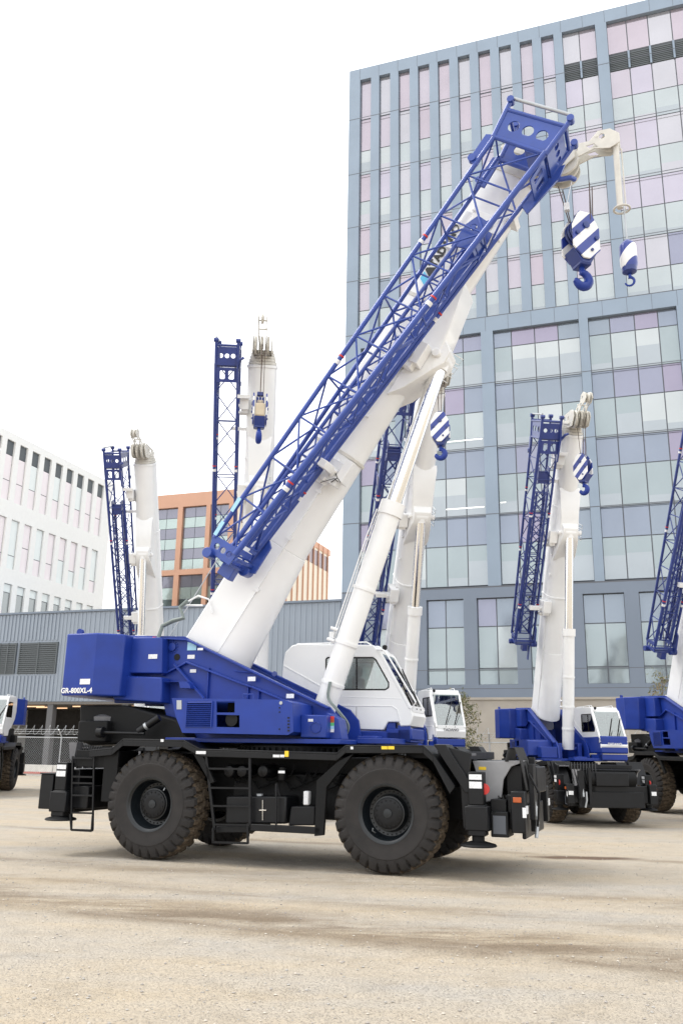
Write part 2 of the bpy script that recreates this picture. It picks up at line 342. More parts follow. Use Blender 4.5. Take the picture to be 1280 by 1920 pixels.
    m_ = MB(); m_.tube([(-3.6, -1.28, 2.18), (-2.6, -1.28, 2.16)], .03, 8); m_.tube([(-2.75, -1.25, 2.2), (-2.35, -1.2, 2.46)], .07, 14); m_.lathe([(.10, 0), (.10, .12)], (-3.62, -1.28, 2.18), (1, 0, 0), 16); m_.build('exhaust_pipe', BLACK, eh)
    m_ = MB(); m_.lathe([(.075, 0), (.075, .05)], (-2.62, -1.235, 2.285), (.8, .1, .5), 14); m_.build('pipe_clamp', STEEL, eh)
    m_ = MB(); m_.lathe([(.24, 0), (.25, .08), (.12, .14)], (-3.75, -.85, 2.4), (0, 0, 1), 24); m_.build('air_intake_cap', GREYP, eh)
    if not main: return
    # near-side equipment bay
    def rect_bar(b, p, q, t, Y0, Y1):
        (xa, za), (xb, zb) = side([p, q], -1.6); d = Vector((xb-xa, zb-za)).normalized(); n = Vector((-d.y, d.x))*t/2
        b.prism([(xa+n.x, za+n.y), (xb+n.x, zb+n.y), (xb-n.x, zb-n.y), (xa-n.x, za-n.y)], Y0, Y1)
    m_ = MB()
    rect_bar(m_, (386, 1416), (402, 1556), .045, -1.60, -1.56); rect_bar(m_, (468, 1418), (468, 1556), .045, -1.60, -1.56)
    for z in (1441, 1477, 1511, 1546): rect_bar(m_, (391+(z-1441)*.1, z), (468, z+1), .03, -1.605, -1.575)
    m_.build('access_ladder', BLACK, root)
    m_ = MB(); rect_bar(m_, (400, 1552), (400, 1580), .035, -1.62, -1.59); rect_bar(m_, (465, 1552), (465, 1582), .035, -1.62, -1.59); rect_bar(m_, (400, 1579), (465, 1581), .035, -1.62, -1.59); m_.build('lower_step', BLACK, root)
    m_ = MB(); rect_bar(m_, (462, 1551), (600, 1558), .11, -1.6, -1.5); rect_bar(m_, (517, 1470), (517, 1560), .03, -1.6, -1.57); rect_bar(m_, (400, 1556), (462, 1556), .1, -1.5, -.6); m_.build('side_rail', BLACK, root, bevel=.008)
    m_ = MB(); a = side([(424, 1493), (537, 1493), (537, 1545), (424, 1545)], -1.5); m_.prism([(a[0][0], a[3][1]), (a[1][0], a[2][1]), (a[1][0], a[1][1]), (a[0][0], a[0][1])], -1.5, -.95); tk = m_.build('fuel_tank', BLACK, root, bevel=.03)
    m_ = MB(); c = side([(480, 1495)], -1.5)[0]; m_.lathe([(.06, 0), (.06, .05), (.03, .06)], (c[0], -1.35, c[1]), (0, 0, 1), 16); m_.build('filler_cap', STEEL, tk)
    m_ = MB(); p = side([(492, 1500), (492, 1538), (486, 1519), (499, 1519)], -1.52); m_.tube([(p[0][0], -1.51, p[0][1]), (p[1][0], -1.51, p[1][1])], .008, 6); m_.tube([(p[2][0], -1.51, p[2][1]), (p[3][0], -1.51, p[3][1])], .016, 6); m_.build('tank_latch', CHROME, tk)
    for px in (433, 457, 496):
        c = side([(px, 1446)], -1.25)[0]; t = MB(); t.lathe([(.02, 0), (.09, .02), (.115, .07), (.115, .5), (.09, .55)], (c[0], -1.35, c[1]), (0, 1, 0), 22); t.build('air_tank', BLACK, root)
    m_ = MB(); c = side([(574, 1497)], -1.4)[0]; m_.box(c[0]-.05, c[0]+.05, -1.42, -1.3, c[1]-.11, c[1]+.12); fe = m_.build('white_reservoir', DECAL, root, bevel=.02)
    m_ = MB(); a = side([(545, 1512), (590, 1512), (590, 1548), (540, 1548)], -1.45); m_.prism(a, -1.45, -1.0); build_split(m_, 'battery_box', BLACK, root, bevel=.02)
    m_ = MB(); m_.tube([(c[0]-.6, -1.3, 1.35), (c[0]-.5, -1.35, 1.1), (c[0]-.55, -1.42, .95)], .03, 8)
    for i in range(10):
        x = -.9+i*.21; z = 1.45+.1*sin(i*2.1); m_.tube([(x, -.95, z), (x+.15, -1.05, z-.12), (x+.32, -.98, z-.05), (x+.4, -.95, z+.15)], .02, 6)
    build_split(m_, 'pipework', BLACK2, root)
    m_ = MB(); c = side([(529, 1450)], -1.1)[0]; m_.lathe([(.07, -.12), (.08, -.1), (.08, .1), (.05, .13)], (c[0], -1.1, c[1]), (0, 0, 1), 18); m_.build('filter', BLACK, root)
    d = MB()
    for q in ((512, 1415, 524, 1420), (525, 1415, 533, 1420), (368, 1408, 386, 1414), (302, 1386, 307, 1391), (522, 1445, 534, 1450), (657, 1400, 662, 1405)):
        a = side([(q[0], q[1]), (q[2], q[3])], -1.62); d.box(a[0][0], a[1][0], -1.625, -1.62, a[1][1], a[0][1])
    build_split(d, 'decal', DECAL, root, smooth=False)
    d = MB()
    for q in ((534, 1408, 541, 1419), (715, 1399, 726, 1405), (727, 1399, 739, 1405)):
        a = side([(q[0], q[1]), (q[2], q[3])], -1.62); d.box(a[0][0], a[1][0], -1.627, -1.621, a[1][1], a[0][1])
    build_split(d, 'yellow_reflector', DYEL, root, smooth=False)
    d = MB(); d.box(3.62, 3.74, -1.025, -1.021, 1.64, 1.69); d.build('yellow_decal', DYEL, root, smooth=False)
    # rear access steps
    m_ = MB()
    for px in (132, 172): rect_bar(m_, (px+3, 1418), (px, 1556), .03, -1.58, -1.55)
    for z in (1421, 1456, 1468, 1491, 1524, 1556): rect_bar(m_, (134, z), (173, z+1), .03, -1.585, -1.555)
    m_.build('rear_steps', BLACK, root)
    m_ = MB(); a = side([(132, 1527), (134, 1556), (172, 1558), (174, 1529)], -1.6); 
    for i in range(3): m_.tube([(a[i][0], -1.6, a[i][1]), (a[i+1][0], -1.6, a[i+1][1])], .02, 6)
    m_.build('step_loop', BLACK, root)
    m_ = MB(); a = side([(130, 1392), (145, 1392), (138, 1430), (131, 1422)], -1.3); m_.prism(a, -1.3, -1.1); m_.build('grey_hinge_plate', GREYP, root)
# ------------------------------------------------------------------ crane: superstructure
def superstructure(root, main=True):
    m_ = MB(); m_.lathe([(1.05, 1.82), (1.12, 1.86), (1.12, 1.98), (1.02, 2.02)], (0, 0, 0), (0, 0, 1), 48)
    for i in range(60):
        a = 2*pi*i/60; m_.box(-.025, .025, -.04, .04, 1.87, 1.95, Matrix.Translation((1.13*cos(a), 1.13*sin(a), 0)) @ Matrix.Rotation(a+pi/2, 4, 'Z'))
    m_.build('slewing_ring', BLACK2, root)
    m_ = MB(); m_.box(-2.2, 1.25, -1.2, 1.15, 2.02, 2.10); m_.box(1.25, 1.9, -.3, 1.6, 2.04, 2.14); m_.build('turntable_deck', BLUE, root, bevel=.01)
    sp = side([(214, 1191), (345, 1193), (356, 1199), (618, 1326), (634, 1346), (640, 1386), (322, 1387), (306, 1320), (214, 1318)], -.6)
    for s in (-1, 1):
        y = s*.56
        m_ = MB(); m_.prism(sp, *sorted((y-.03, y+.03)))
        (xa, za), (xb, zb) = sp[2], sp[3]; m_.prism([(xa, za), (xb, zb), (xb-.02, zb-.035), (xa-.02, za-.035)], *sorted((s*.52, s*.70)))
        m_.prism([(sp[0][0], sp[0][1]), (xa-.02, za), (xa-.02, za-.03), (sp[0][0], sp[0][1]-.03)], *sorted((s*.52, s*.68)))
        r = side([(306, 1264), (352, 1240), (461, 1282), (474, 1286), (560, 1322)], -.62)
        for i in range(4):
            m_.prism([r[i], r[i+1], (r[i+1][0], r[i+1][1]-.04), (r[i][0], r[i][1]-.04)], *sorted((s*.591, s*.68)))
        for px in (392, 466, 486):
            q = side([(px, 1252+(px-392)*.42), (px, 1312)], -.62); m_.box(q[0][0]-.012, q[0][0]+.012, *sorted((s*.591, s*.65)), q[1][1], q[0][1])
        t = m_.build('turret_side_plate', BLUE, root, bevel=.008)
        if main and s < 0:
            c = side([(262, 1225), (324, 1213), (332, 1232), (332, 1232)], -.6)
            k = MB(); k.lathe([(.14, 0), (.14, .05), (.10, .055), (.10, .03)], (c[0][0], -.59, c[0][1]), (0, -1, 0), 28); k.lathe([(.08, 0), (.08, .04), (.03, .045)], (c[1][0], -.59, c[1][1]), (0, -1, 0), 20)
            for i in range(12):
                a = 2*pi*i/12; k.lathe([(.012, 0), (.012, .025)], (c[1][0]+.11*cos(a), -.59, c[1][1]+.11*sin(a)), (0, -1, 0), 6); k.lathe([(.012, 0), (.012, .025)], (c[0][0]+.2*cos(a), -.59, c[0][1]+.2*sin(a)), (0, -1, 0), 6)
            build_split(k, 'bearing_cap', BLUE, t)
            k = MB(); k.lathe([(.065, 0), (.065, .012)], (c[2][0], -.59, c[2][1]), (0, -1, 0), 20); k.build('dark_port', DARK, t)
            k = MB(); k.prism(side([(310, 1279), (338, 1279), (340, 1290), (360, 1291), (358, 1284), (352, 1278)], -.8), -.85, -.59); k.build('step_bracket', BLUE, t)
            k = MB(); k.tube([(c[1][0]-.3, -.64, 3.9), (c[1][0]-.25, -.64, 3.86)], .01, 6)
            a = side([(328, 1246), (385, 1310)], -.64); k.tube([(a[0][0], -.66, a[0][1]), (a[1][0], -.7, a[1][1])], .03, 6); build_split(k, 'brace', BLUE, t)
    # winch drum housing and lower drum
    m_ = MB(); a = side([(222, 1195), (304, 1195), (304, 1262), (222, 1262)], -.85); m_.prism(a, -.85, -.6); m_.prism([(x, z) for x, z in a], .6, .85)
    wn = build_split(m_, 'winch_housing', BLUE, root, bevel=.02)[0]
    k = MB(); c = a[0][0]+.45; k.lathe([(.36, -.5), (.36, .5)], (c, 0, 3.72), (0, 1, 0), 32); k.build('winch_drum', BLUD, wn)
    m_ = MB(); a = side([(205, 1266), (304, 1270), (304, 1318), (214, 1312)], -.9); m_.prism(a, -.92, .92); m_.build('turret_rear_box', BLUE, root, bevel=.03)
    # counterweight
    m_ = MB(); m_.prism([(-4.55, -.95), (-4.42, -1.45), (-3.72, -1.45), (-3.30, -1.12), (-3.30, 1.12), (-3.72, 1.45), (-4.42, 1.45), (-4.55, .95)], 2.86, 4.06, ax='z')
    cw = m_.build('counterweight', BLUE, root, bevel=.03)
    k = MB(); k.lathe([(.07, -.03), (.07, .03)], (-4.22, -1.3, 4.10), (0, 1, 0), 14); k.lathe([(.07, -.03), (.07, .03)], (-4.22, 1.3, 4.10), (0, 1, 0), 14); build_split(k, 'lifting_eye', BLUE, cw)
    if main:
        M = Matrix.Translation((-4.07, -1.458, 2.95)) @ Matrix.Rotation(R(90), 4, 'X')
        text('GR-800XL-4', .135, M, 'model_lettering', LETW, cw, .004, .004, space=1.02)
        pass
    # engine / hydraulic cover on the near side
    o = side([(322, 1309), (532, 1312), (548, 1318), (550, 1372), (540, 1378), (342, 1374), (330, 1345)], -1.55)
    h = [side([(406, 1315), (440, 1315), (440, 1336), (406, 1336)], -1.55), side([(406, 1340), (449, 1341), (449, 1364), (406, 1363)], -1.55)]
    m_ = MB(); m_.plate(o, h, -1.55, -1.52)
    n = len(o)
    for i in range(n):
        (xa, za), (xb, zb) = o[i], o[(i+1) % n]; v = [m_.bm.verts.new(p) for p in ((xa, -1.53, za), (xb, -1.53, zb), (xb, -.62, zb), (xa, -.62, za))]; m_._f(v)
    ec = m_.build('engine_cover', BLUE, root, bevel=.012)
    k = MB(); a = side([(352, 1315), (398, 1315), (398, 1363), (350, 1363)], -1.56); x0, x1 = a[0][0], a[1][0]; z1, z0 = a[0][1], a[3][1]
    for i in range(13):
        z = z0+(z1-z0)*(i+.5)/13; k.box(x0, x1, -.016, .016, -.004, .004, Matrix.Translation((0, -1.568, z)) @ Matrix.Rotation(R(35), 4, 'X'))
    k.box(x0-.02, x0, -1.58, -1.55, z0, z1); k.box(x1, x1+.02, -1.58, -1.55, z0, z1); k.build('louvre', BLUE, ec, smooth=False)
    k = MB(); k.box(x0, x1, -1.555, -1.551, z0, z1); k.box(h[0][0][0], h[1][1][0], -1.1, -1.05, h[1][2][1], h[0][0][1]); build_split(k, 'louvre_backing', DARK, ec, smooth=False)
    k = MB(); k.tube([(-.9, -1.2, 2.5), (-.7, -1.25, 2.6), (-.6, -1.2, 2.3)], .06, 10); k.lathe([(.12, -.1), (.12, .1)], (-.75, -1.3, 2.42), (0, 1, 0), 20); k.build('pump', BLACK, ec)
    if main:
        k = MB()
        for i in range(5):
            c = side([(541, 1346+i*6)], -1.55)[0]; k.box(c[0]-.02, c[0]+.02, -1.556, -1.551, c[1]-.012, c[1]+.012)
        for p in ((524, 1327), (524, 1335), (524, 1367)):
            c = side([p], -1.55)[0]; k.lathe([(.015, 0), (.012, .012)], (c[0], -1.55, c[1]), (0, -1, 0), 8)
        k.build('vent_slots', DARK, ec, smooth=False)
        k = MB(); c = side([(527, 1318)], -1.55)[0]; k.lathe([(.03, 0), (.03, .015)], (c[0], -1.55, c[1]), (0, -1, 0), 12)
        a = side([(332, 1313), (341, 1313), (341, 1330), (332, 1330)], -1.55); k.prism(a, -1.56, -1.551); k.build('latch', STEEL, ec)
        k = MB(); a = side([(456, 1312), (456, 1302), (475, 1302), (475, 1312)], -1.5)
        for i in range(3): k.tube([(a[i][0], -1.5, a[i][1]), (a[i+1][0], -1.5, a[i+1][1])], .012, 6)
        k.build('grab_handle', BLUE, ec)
    m_ = MB(); a = side([(563, 1340), (612, 1341), (612, 1384), (563, 1383)], -1.2); m_.prism(a, -1.2, -.6); vb = m_.build('valve_box', BLUE, root, bevel=.02)
    if main:
        c = side([(592, 1364)], -1.2)[0]; k = MB(); k.lathe([(.10, 0), (.10, .012), (.085, .014), (.085, .004)], (c[0], -1.2, c[1]), (0, -1, 0), 24)
        for i in range(8):
            a_ = 2*pi*i/8; k.lathe([(.01, 0), (.01, .02)], (c[0]+.093*cos(a_), -1.2, c[1]+.093*sin(a_)), (0, -1, 0), 6)
        k.build('round_cover', BLUE, vb)
        for (q, mt, nm) in (((578, 1348, 587, 1353), DECAL, 'decal'),):
            a = side([(q[0], q[1]), (q[2], q[3])], -1.2); k = MB(); k.box(a[0][0], a[1][0], -1.206, -1.201, a[1][1], a[0][1]); k.build(nm, mt, vb, smooth=False)
        ys = [1343, 1348, 1353, 1358, 1374]; ms = [DRED, DORG, DGRN, DLBL]
        a0 = side([(617, 1343), (626, 1373)], -1.0); k = MB(); zt, zb = a0[0][1], a0[1][1]
        for i in range(5):
            k.mi = i; hh = (zt-zb); k.box(a0[0][0], a0[1][0], -1.006, -1.001, zt-hh*(i+1)*.2, zt-hh*i*.2)
        k.build('load_chart_decal', [DRED, DORG, DGRN, DLBL, DECAL], root, smooth=False)
        k = MB(); a = side([(612, 1336), (634, 1348), (640, 1386), (612, 1386)], -1.0); k.prism(a, -1.0, -.62); k.build('front_corner_plate', BLUE, root, bevel=.01)
        k = MB()
        for q, Y in (((279, 1227, 295, 1235), -.852), ((352, 1228, 365, 1235), -.595), ((357, 1255, 368, 1261), -.595), ((371, 1215, 381, 1219), -.705), ((465, 1269, 479, 1277), -.705), ((537, 1301, 551, 1309), -.705), ((151, 1273, 169, 1283), -1.455)):
            a = side([(q[0], q[1]), (q[2], q[3])], Y); k.box(a[0][0], a[1][0], Y-.006, Y-.001, a[1][1], a[0][1])
        build_split(k, 'decal', DECAL, root, smooth=False)
        k = MB(); a = side([(352, 1204), (368, 1219)], -.6); k.box(a[0][0], a[1][0], -.60, -.595, a[1][1], a[0][1]); build_split(k, 'pale_blue_decal', DLBL, root, smooth=False)
        k = MB(); a = side([(437, 1258), (470, 1258), (440, 1262)], -.7); k.tube([(a[0][0], -.66, a[0][1]), (a[1][0], -.66, a[1][1]-.02)], .012, 6); k.build('hand_rail', BLUE, root)
        k = MB(); c = side([(513, 1263)], -.5)[0]; k.lathe([(.05, -.015), (.05, .015)], (c[0], -.45, c[1]), (0, 1, 0), 14); k.build('lifting_lug', BLUD, root)
        k = MB(); a = side([(432, 1228), (600, 1318)], .4); k.prism([(a[0][0], a[0][1]), (a[1][0], a[1][1]), (a[1][0], a[1][1]-.08), (a[0][0], a[0][1]-.08)], .45, .5); k.build('inner_guide_plate', BLUD, root)
    # blue subframe under the cab
    m_ = MB(); m_.box(.9, 2.0, .64, 1.6, 2.08, 2.27); m_.box(1.52, 1.7, .66, .8, 2.2, 2.45); m_.box(1.75, 2.0, .64, .7, 2.08, 2.40); m_.box(1.2, 1.55, -.1, .3, 2.02, 2.18); m_.build('cab_subframe', BLUE, root, bevel=.012)
    m_ = MB(); m_.lathe([(.07, -.4), (.07, .4)], (.42, 0, 2.45), (0, 1, 0), 16); m_.box(.2, .65, -.45, -.3, 2.1, 2.65); m_.box(.2, .65, .3, .45, 2.1, 2.65); build_split(m_, 'cylinder_mount', BLUE, root, bevel=.02)
CAB_O = side([(528, 1268), (531, 1240), (535, 1222), (547, 1210), (560, 1207), (698, 1209), (709, 1220), (769, 1329), (774, 1342), (769, 1361), (750, 1362), (747, 1354), (727, 1354), (718, 1369), (648, 1367), (640, 1345), (590, 1330), (545, 1300)], .62)
CAB_W = side([(611, 1236), (614, 1233), (699, 1233), (704, 1237), (728, 1280), (728, 1289), (722, 1293), (611, 1293)], .62)
def cab(root, lower_blue=False, main=True):
    Y0, Y1 = .62, 1.62
    m_ = MB(); m_.mi = 0
    m_.plate(CAB_O, [CAB_W], Y0, Y0+.04); m_.plate(CAB_O, [CAB_W], Y1-.04, Y1)
    n = len(CAB_O)
    for i in range(n):
        if i == 6: continue
        (xa, za), (xb, zb) = CAB_O[i], CAB_O[(i+1) % n]
        v = [m_.bm.verts.new(p) for p in ((xa, Y0+.02, za), (xb, Y0+.02, zb), (xb, Y1-.02, zb), (xa, Y1-.02, za))]; m_._f(v)
    bmesh.ops.recalc_face_normals(m_.bm, faces=m_.bm.faces)
    c = m_.build('cab', WHITE, root, bevel=.022)
    (xa, za), (xb, zb) = CAB_O[6], CAB_O[7]
    k = MB()   # white A pillars and sill of the windscreen
    for y in ((Y0-.01, Y0+.06), (Y1-.06, Y1+.01)): k.prism([(xa-.03, za), (xa+.035, za), (xb+.035, zb), (xb-.03, zb)], *y)
    k.prism([(xb-.12, zb-.06), (xb+.03, zb-.06), (xb+.03, zb+.06), (xb-.07, zb+.06)], Y0+.06, Y1-.06); k.prism([(xa-.1, za-.02), (xa+.05, za-.09), (xa+.02, za+.03), (xa-.06, za+.03)], Y0+.06, Y1-.06)
    k.build('windscreen_frame', WHITE, c, bevel=.01)
    k = MB(); k.prism([(xa, za), (xa+.012, za), (xb+.012, zb), (xb, zb)], Y0+.061, Y1-.061); k.build('windscreen', CABGL, c, smooth=False)
    for y in (Y0+.008, Y1-.018):
        k = MB(); k.prism(CAB_W, y+.004, y+.010); g = k.build('side_window', CABGL, c, smooth=False)
        k = MB(); w_ = CAB_W; nn = len(w_)
        for i in range(nn):
            k.tube([(w_[i][0], y, w_[i][1]), (w_[(i+1) % nn][0], y, w_[(i+1) % nn][1])], .016, 6)
        mx = side([(668, 1233), (668, 1293)], .62); k.tube([(mx[0][0], y, mx[0][1]), (mx[1][0], y, mx[1][1])], .014, 6); k.build('window_seal', DARK, g)
    k = MB()
    for y0 in (.95, 1.25):
        k.tube([(xb+.04, y0, zb), (xa*.35+xb*.65+.06, y0+.22, za*.35+zb*.65)], .008, 6); k.tube([(xa*.1+xb*.9+.05, y0+.02, za*.1+zb*.9), (xa*.75+xb*.25+.045, y0+.34, za*.75+zb*.25)], .014, 6)
    build_split(k, 'wiper', DARK, c)
    k = MB()
    zr = CAB_O[5][1]
    pts = side([(553, 1207), (556, 1202), (630, 1203)], .7)
    for y in (.72, 1.5):
        k.tube([(pts[0][0], y, zr), (pts[0][0]+.04, y, zr+.07), (CAB_O[5][0]-.15, y, zr+.07), (CAB_O[5][0]-.05, y, zr)], .014, 6)
    for x in (.3, .9): k.tube([(x, .72, zr), (x, .72, zr+.07)], .012, 6)
    build_split(k, 'roof_rail', WHITE, c)
    k = MB(); y = Y0-.03
    k.tube([(xa-.02, y, za+.02), (xa+.12, y-.02, za+.0), (xa+.22, y-.04, za-.12), (xb+.12, y-.02, zb+.12), (xb+.02, y, zb-.02)], .018, 8); k.build('grab_rail', WHITE, c)
    k = MB(); k.lathe([(.02, 0), (.05, .03), (.05, .08), (.02, .1)], (xa+.1, Y0+.1, za+.02), (0, 0, 1), 12); k.build('camera_dome', DARK, c)
    k = MB(); k.box(.75, 1.25, .85, 1.4, 2.5, 2.65); k.box(.72, .86, .87, 1.38, 2.6, 3.35); k.box(.74, .84, .98, 1.27, 3.36, 3.58); k.build('operator_seat', SEAT, c, bevel=.05)
    k = MB(); k.box(1.35, 1.7, .75, 1.5, 2.5, 2.95); k.box(1.2, 1.5, .74, .84, 2.6, 3.05); k.tube([(1.3, .9, 3.0), (1.55, .9, 3.12), (1.6, .9, 3.3)], .03, 6)
    k.build('dashboard', INTER, c, bevel=.03)
    k = MB(); M = Matrix.Translation((1.42, 1.12, 3.05)) @ Matrix.Rotation(R(-35), 4, 'Y')
    pts = [M @ Vector((.19*cos(a*pi/12), .19*sin(a*pi/12), 0)) for a in range(25)]; k.tube(pts, .014, 6); k.tube([M @ Vector((-.19, 0, 0)), M @ Vector((.19, 0, 0))], .012, 6); k.tube([M @ Vector((0, 0, 0)), M @ Vector((.02, 0, -.35))], .025, 8)
    k.build('steering_wheel', SEAT, c)
    # panel lines in the white door
    k = MB(); a = side([(668, 1325), (668, 1366)], .62); k.box(a[0][0]-.004, a[0][0]+.004, Y0-.003, Y0+.01, a[1][1], a[0][1])
    a = side([(640, 1323), (735, 1324), (744, 1330), (750, 1352)], .62)
    k.build('door_gap', GREYP, c, smooth=False)
    k = MB()
    for i in range(3): k.tube([(a[i][0], Y0+.004, a[i][1]), (a[i+1][0], Y0+.004, a[i+1][1])], .016, 6)
    b_ = side([(532, 1248), (612, 1293)], .62); k.tube([(b_[0][0], Y0+.004, b_[0][1]), (b_[1][0], Y0+.004, b_[1][1])], .02, 6)
    b_ = side([(640, 1306), (752, 1310)], .62); k.tube([(b_[0][0], Y0+.006, b_[0][1]), (b_[1][0], Y0+.006, b_[1][1])], .012, 6)
    k.build('body_crease', WHITE, c)
    if not main:
        Mf = Matrix.Translation((max(p[0] for p in CAB_O)+.012+(.035 if lower_blue else 0), 1.12, 2.62)) @ Matrix.Rotation(R(90), 4, 'Z') @ Matrix.Rotation(R(90), 4, 'X')
        text('TADANO', .12, Mf, 'cab_lettering', LETW if lower_blue else GREYP, c, .004, .002)
    if lower_blue:
        k = MB(); zz = 2.90; k.box(CAB_W[0][0]-.25, xb+.035, Y0-.012, Y1+.012, 2.30, zz); k.build('lower_panel', BLUE, c, bevel=.05)
    else:
        k = MB(); k.box(xb-.5, xb+.02, Y0+.02, Y1-.02, 2.12, 2.34); k.build('lower_panel', BLUE, c, bevel=.03)
    return c
# ------------------------------------------------------------------ crane: boom, cylinder and jib
def boomM(ang):
    # columns: u (along the boom), y, v (up, across the boom)
    return Matrix(((cos(ang), 0, -sin(ang), -2.75), (0, 1, 0, 0), (sin(ang), 0, cos(ang), 3.55), (0, 0, 0, 1)))
def boom_section(k, u0, u1, w, h, w1, h1, v0=0, v1=0, M=None):
    def ring(u, w, h, vt):
        pts = [(-w, vt-.04), (-w+.04, vt), (w-.04, vt), (w, vt-.04), (w, vt-h*.60)]
        for i in range(1, 8):
            a = pi*i/8; pts.append((w*cos(a), vt-h*.60-h*.40*sin(a)))
        pts.append((-w, vt-h*.60))
        return [k.bm.verts.new(M @ Vector((u, a, b))) for a, b in pts]
    A = ring(u0, w, h, v0); B = ring(u1, w1, h1, v1); n = len(A)
    for i in range(n): k._f([A[i], A[(i+1) % n], B[(i+1) % n], B[i]])
    k._f(A); k._f(B[::-1])
def lacing(k, a, b, c, d, n, r, M):
    """battens and diagonals on the four faces between chord lines; each chord is (u0,y0,v0,u1,y1,v1)"""
    def pt(ch, t): return M @ Vector((ch[0]+(ch[3]-ch[0])*t, ch[1]+(ch[4]-ch[1])*t, ch[2]+(ch[5]-ch[2])*t))
    for fi, (p, q) in enumerate(((a, c), (a, b), (c, d), (b, d))):
        for i in range(n+1):
            t = i/n
            if fi in (0, 3): k.tube([pt(p, t), pt(q, t)], r, 6)
            elif i % 2 == 0: k.tube([pt(p, t), pt(q, t)], r, 6)
            if i < n:
                t2 = (i+1)/n
                if (i+fi) % 2: k.tube([pt(p, t), pt(q, t2)], r, 6)
                else: k.tube([pt(q, t), pt(p, t2)], r, 6)
def sheave(c, r, w, parent, mt, ax=(0, 1, 0), name='sheave'):
    k = MB(); k.lathe([(r*.25, -w), (r*.3, -w*1.2), (r*.9, -w*.6), (r, -w), (r*.86, 0), (r, w), (r*.9, w*.6), (r*.3, w*1.2)], c, ax, 32, closed=False); return k.build(name, mt, parent)
def boom(root, ang, main=True, jib=True, Ltip=12.15, f0=0, h0=0, bw=1., inner=True):
    M = boomM(ang); B = BLUJ if main else BLUD
    P = lambda u, y, v: M @ Vector((u, y, v))
    k = MB(); boom_section(k, .55, 3.2, .44*bw, 1.38, .43*bw, 1.12, -.05, -.04, M); boom_section(k, 3.2, 9.0, .43*bw, 1.10, .42*bw, 1.04, -.04, -.06, M); boom_section(k, 9.0, Ltip, .41*bw, 1.03, .40*bw, 1.0, -.07, -.10, M)
    bo = k.build('boom', WHITE, root, bevel=.012)
    k = MB(); k.lathe([(.16, -.5), (.16, .5)], (-2.75, 0, 3.35), (0, 1, 0), 20); k.prism([(-2.95, 3.2), (-2.5, 3.2), (-2.2, 4.0), (-2.6, 4.1)], -.4, .4); build_split(k, 'boom_foot', WHITE, bo)
    # flanges, telescoped section ends at the tip
    k = MB(); boom_section(k, 5.4, 5.47, .445*bw, 1.13, .445*bw, 1.13, -.03, -.03, M); boom_section(k, 8.92, 9.0, .435*bw, 1.08, .435*bw, 1.08, -.04, -.04, M); boom_section(k, Ltip-.1, Ltip, .43*bw, 1.06, .43*bw, 1.06, -.07, -.07, M); build_split(k, 'boom_collar', WCAST if main else WHITE, bo, bevel=.01)
    for i in range(4):
        k = MB(); a = Ltip+.1*i+.02; s = 1-.05*(i+1); boom_section(k, a, a+.085, .41*s*bw, 1.02*s, .41*s*bw, 1.02*s, -.10-.02*i, -.10-.02*i, M); boom_section(k, a-.02, a, .38*s*bw, .97*s, .38*s*bw, .97*s, -.12-.02*i, -.12-.02*i, M)
        k.build('telescopic_section', WCAST, bo, bevel=.006)
    # long stiffener line on the boom's near side and cable guides
    k = MB(); k.box(.8, 5.3, -.452, -.43, -.86, -.83, M)
    for u in (2.2, 3.4, 4.5, 6.3, 7.1): k.box(u, u+.06, -.46, -.42, -.9, -.78, M)
    k.build('boom_stiffener', WHITE, bo)
    # guide brackets that carry the stowed jib
    gb = []
    for u, y1 in ((5.0, -1.15), (7.75, -.75), (10.75, -.6)):
        k = MB(); k.box(u-.24, u+.24, -.66, -.43, -1.18, -.55, M); k.box(u-.12, u+.34, -.70, -.40, -1.28, -1.1, M); k.box(u-.32, u-.24, -.72, -.43, -.9, -.5, M); k.box(u-.17, u+.17, -.62, -.43, -.55, -.35, M); k.box(u-.08, u+.08, y1, -.6, -1.02, -.85, M); k.box(u-.26, u-.18, -.75, -.45, -.95, -.8, M); k.box(u+.18, u+.24, -.7, -.45, -.6, -.5, M)
        k.tube([P(u-.1, -.66, -.98), P(u+.05, -.72, -1.05)], .05, 8)
        g = k.build('jib_bracket', WHITE, bo, bevel=.012)
    if main:
        k = MB(); q = P(5.0, -.7, -1.05); k.tube([q, q+Vector((.05, 0, -.12)), q+Vector((-.08, 0, -.2))], .01, 5); k.tube([q+Vector((.05, 0, -.12)), q+Vector((.12, 0, -.22))], .008, 5); k.tube([q+Vector((-.3, 0, -.18)), q+Vector((0, -.02, -.13)), q+Vector((.06, 0, -.2))], .008, 5); build_split(k, 'cable_tail', BHOSE, bo)
    # attachment bracket for the lift cylinder
    k = MB()
    prf = [(6.9, -.95, .41), (7.15, -1.16, .40), (7.75, -1.46, .34), (8.0, -1.58, .28), (8.28, -1.54, .28), (8.42, -1.36, .31), (8.7, -1.30, .34), (9.6, -1.10, .40), (9.75, -.95, .41)]
    L_ = [k.bm.verts.new(P(u, -w_, v)) for u, v, w_ in prf]; R_ = [k.bm.verts.new(P(u, w_, v)) for u, v, w_ in prf]; nn = len(prf)
    for i in range(nn-1):
        k._f([L_[i], L_[i+1], R_[i+1], R_[i]])
    bmesh.ops.triangulate(k.bm, faces=[f for f in (k._f(L_), k._f(R_[::-1])) if f]); k._f([L_[0], R_[0], R_[-1], L_[-1]])
    k.tube([P(8.08, -.45, -1.38), P(8.08, .45, -1.38)], .085, 16); k.build('cylinder_bracket', WHITE, bo, bevel=.012)
    k = MB()
    for i in range(3):
        u = 7.85+.22*i; k.tube([P(u, .36, -1.3), P(u-.02, .40, -1.58), P(u+.12, .4, -1.6), P(u+.14, .36, -1.32)], .012, 6)
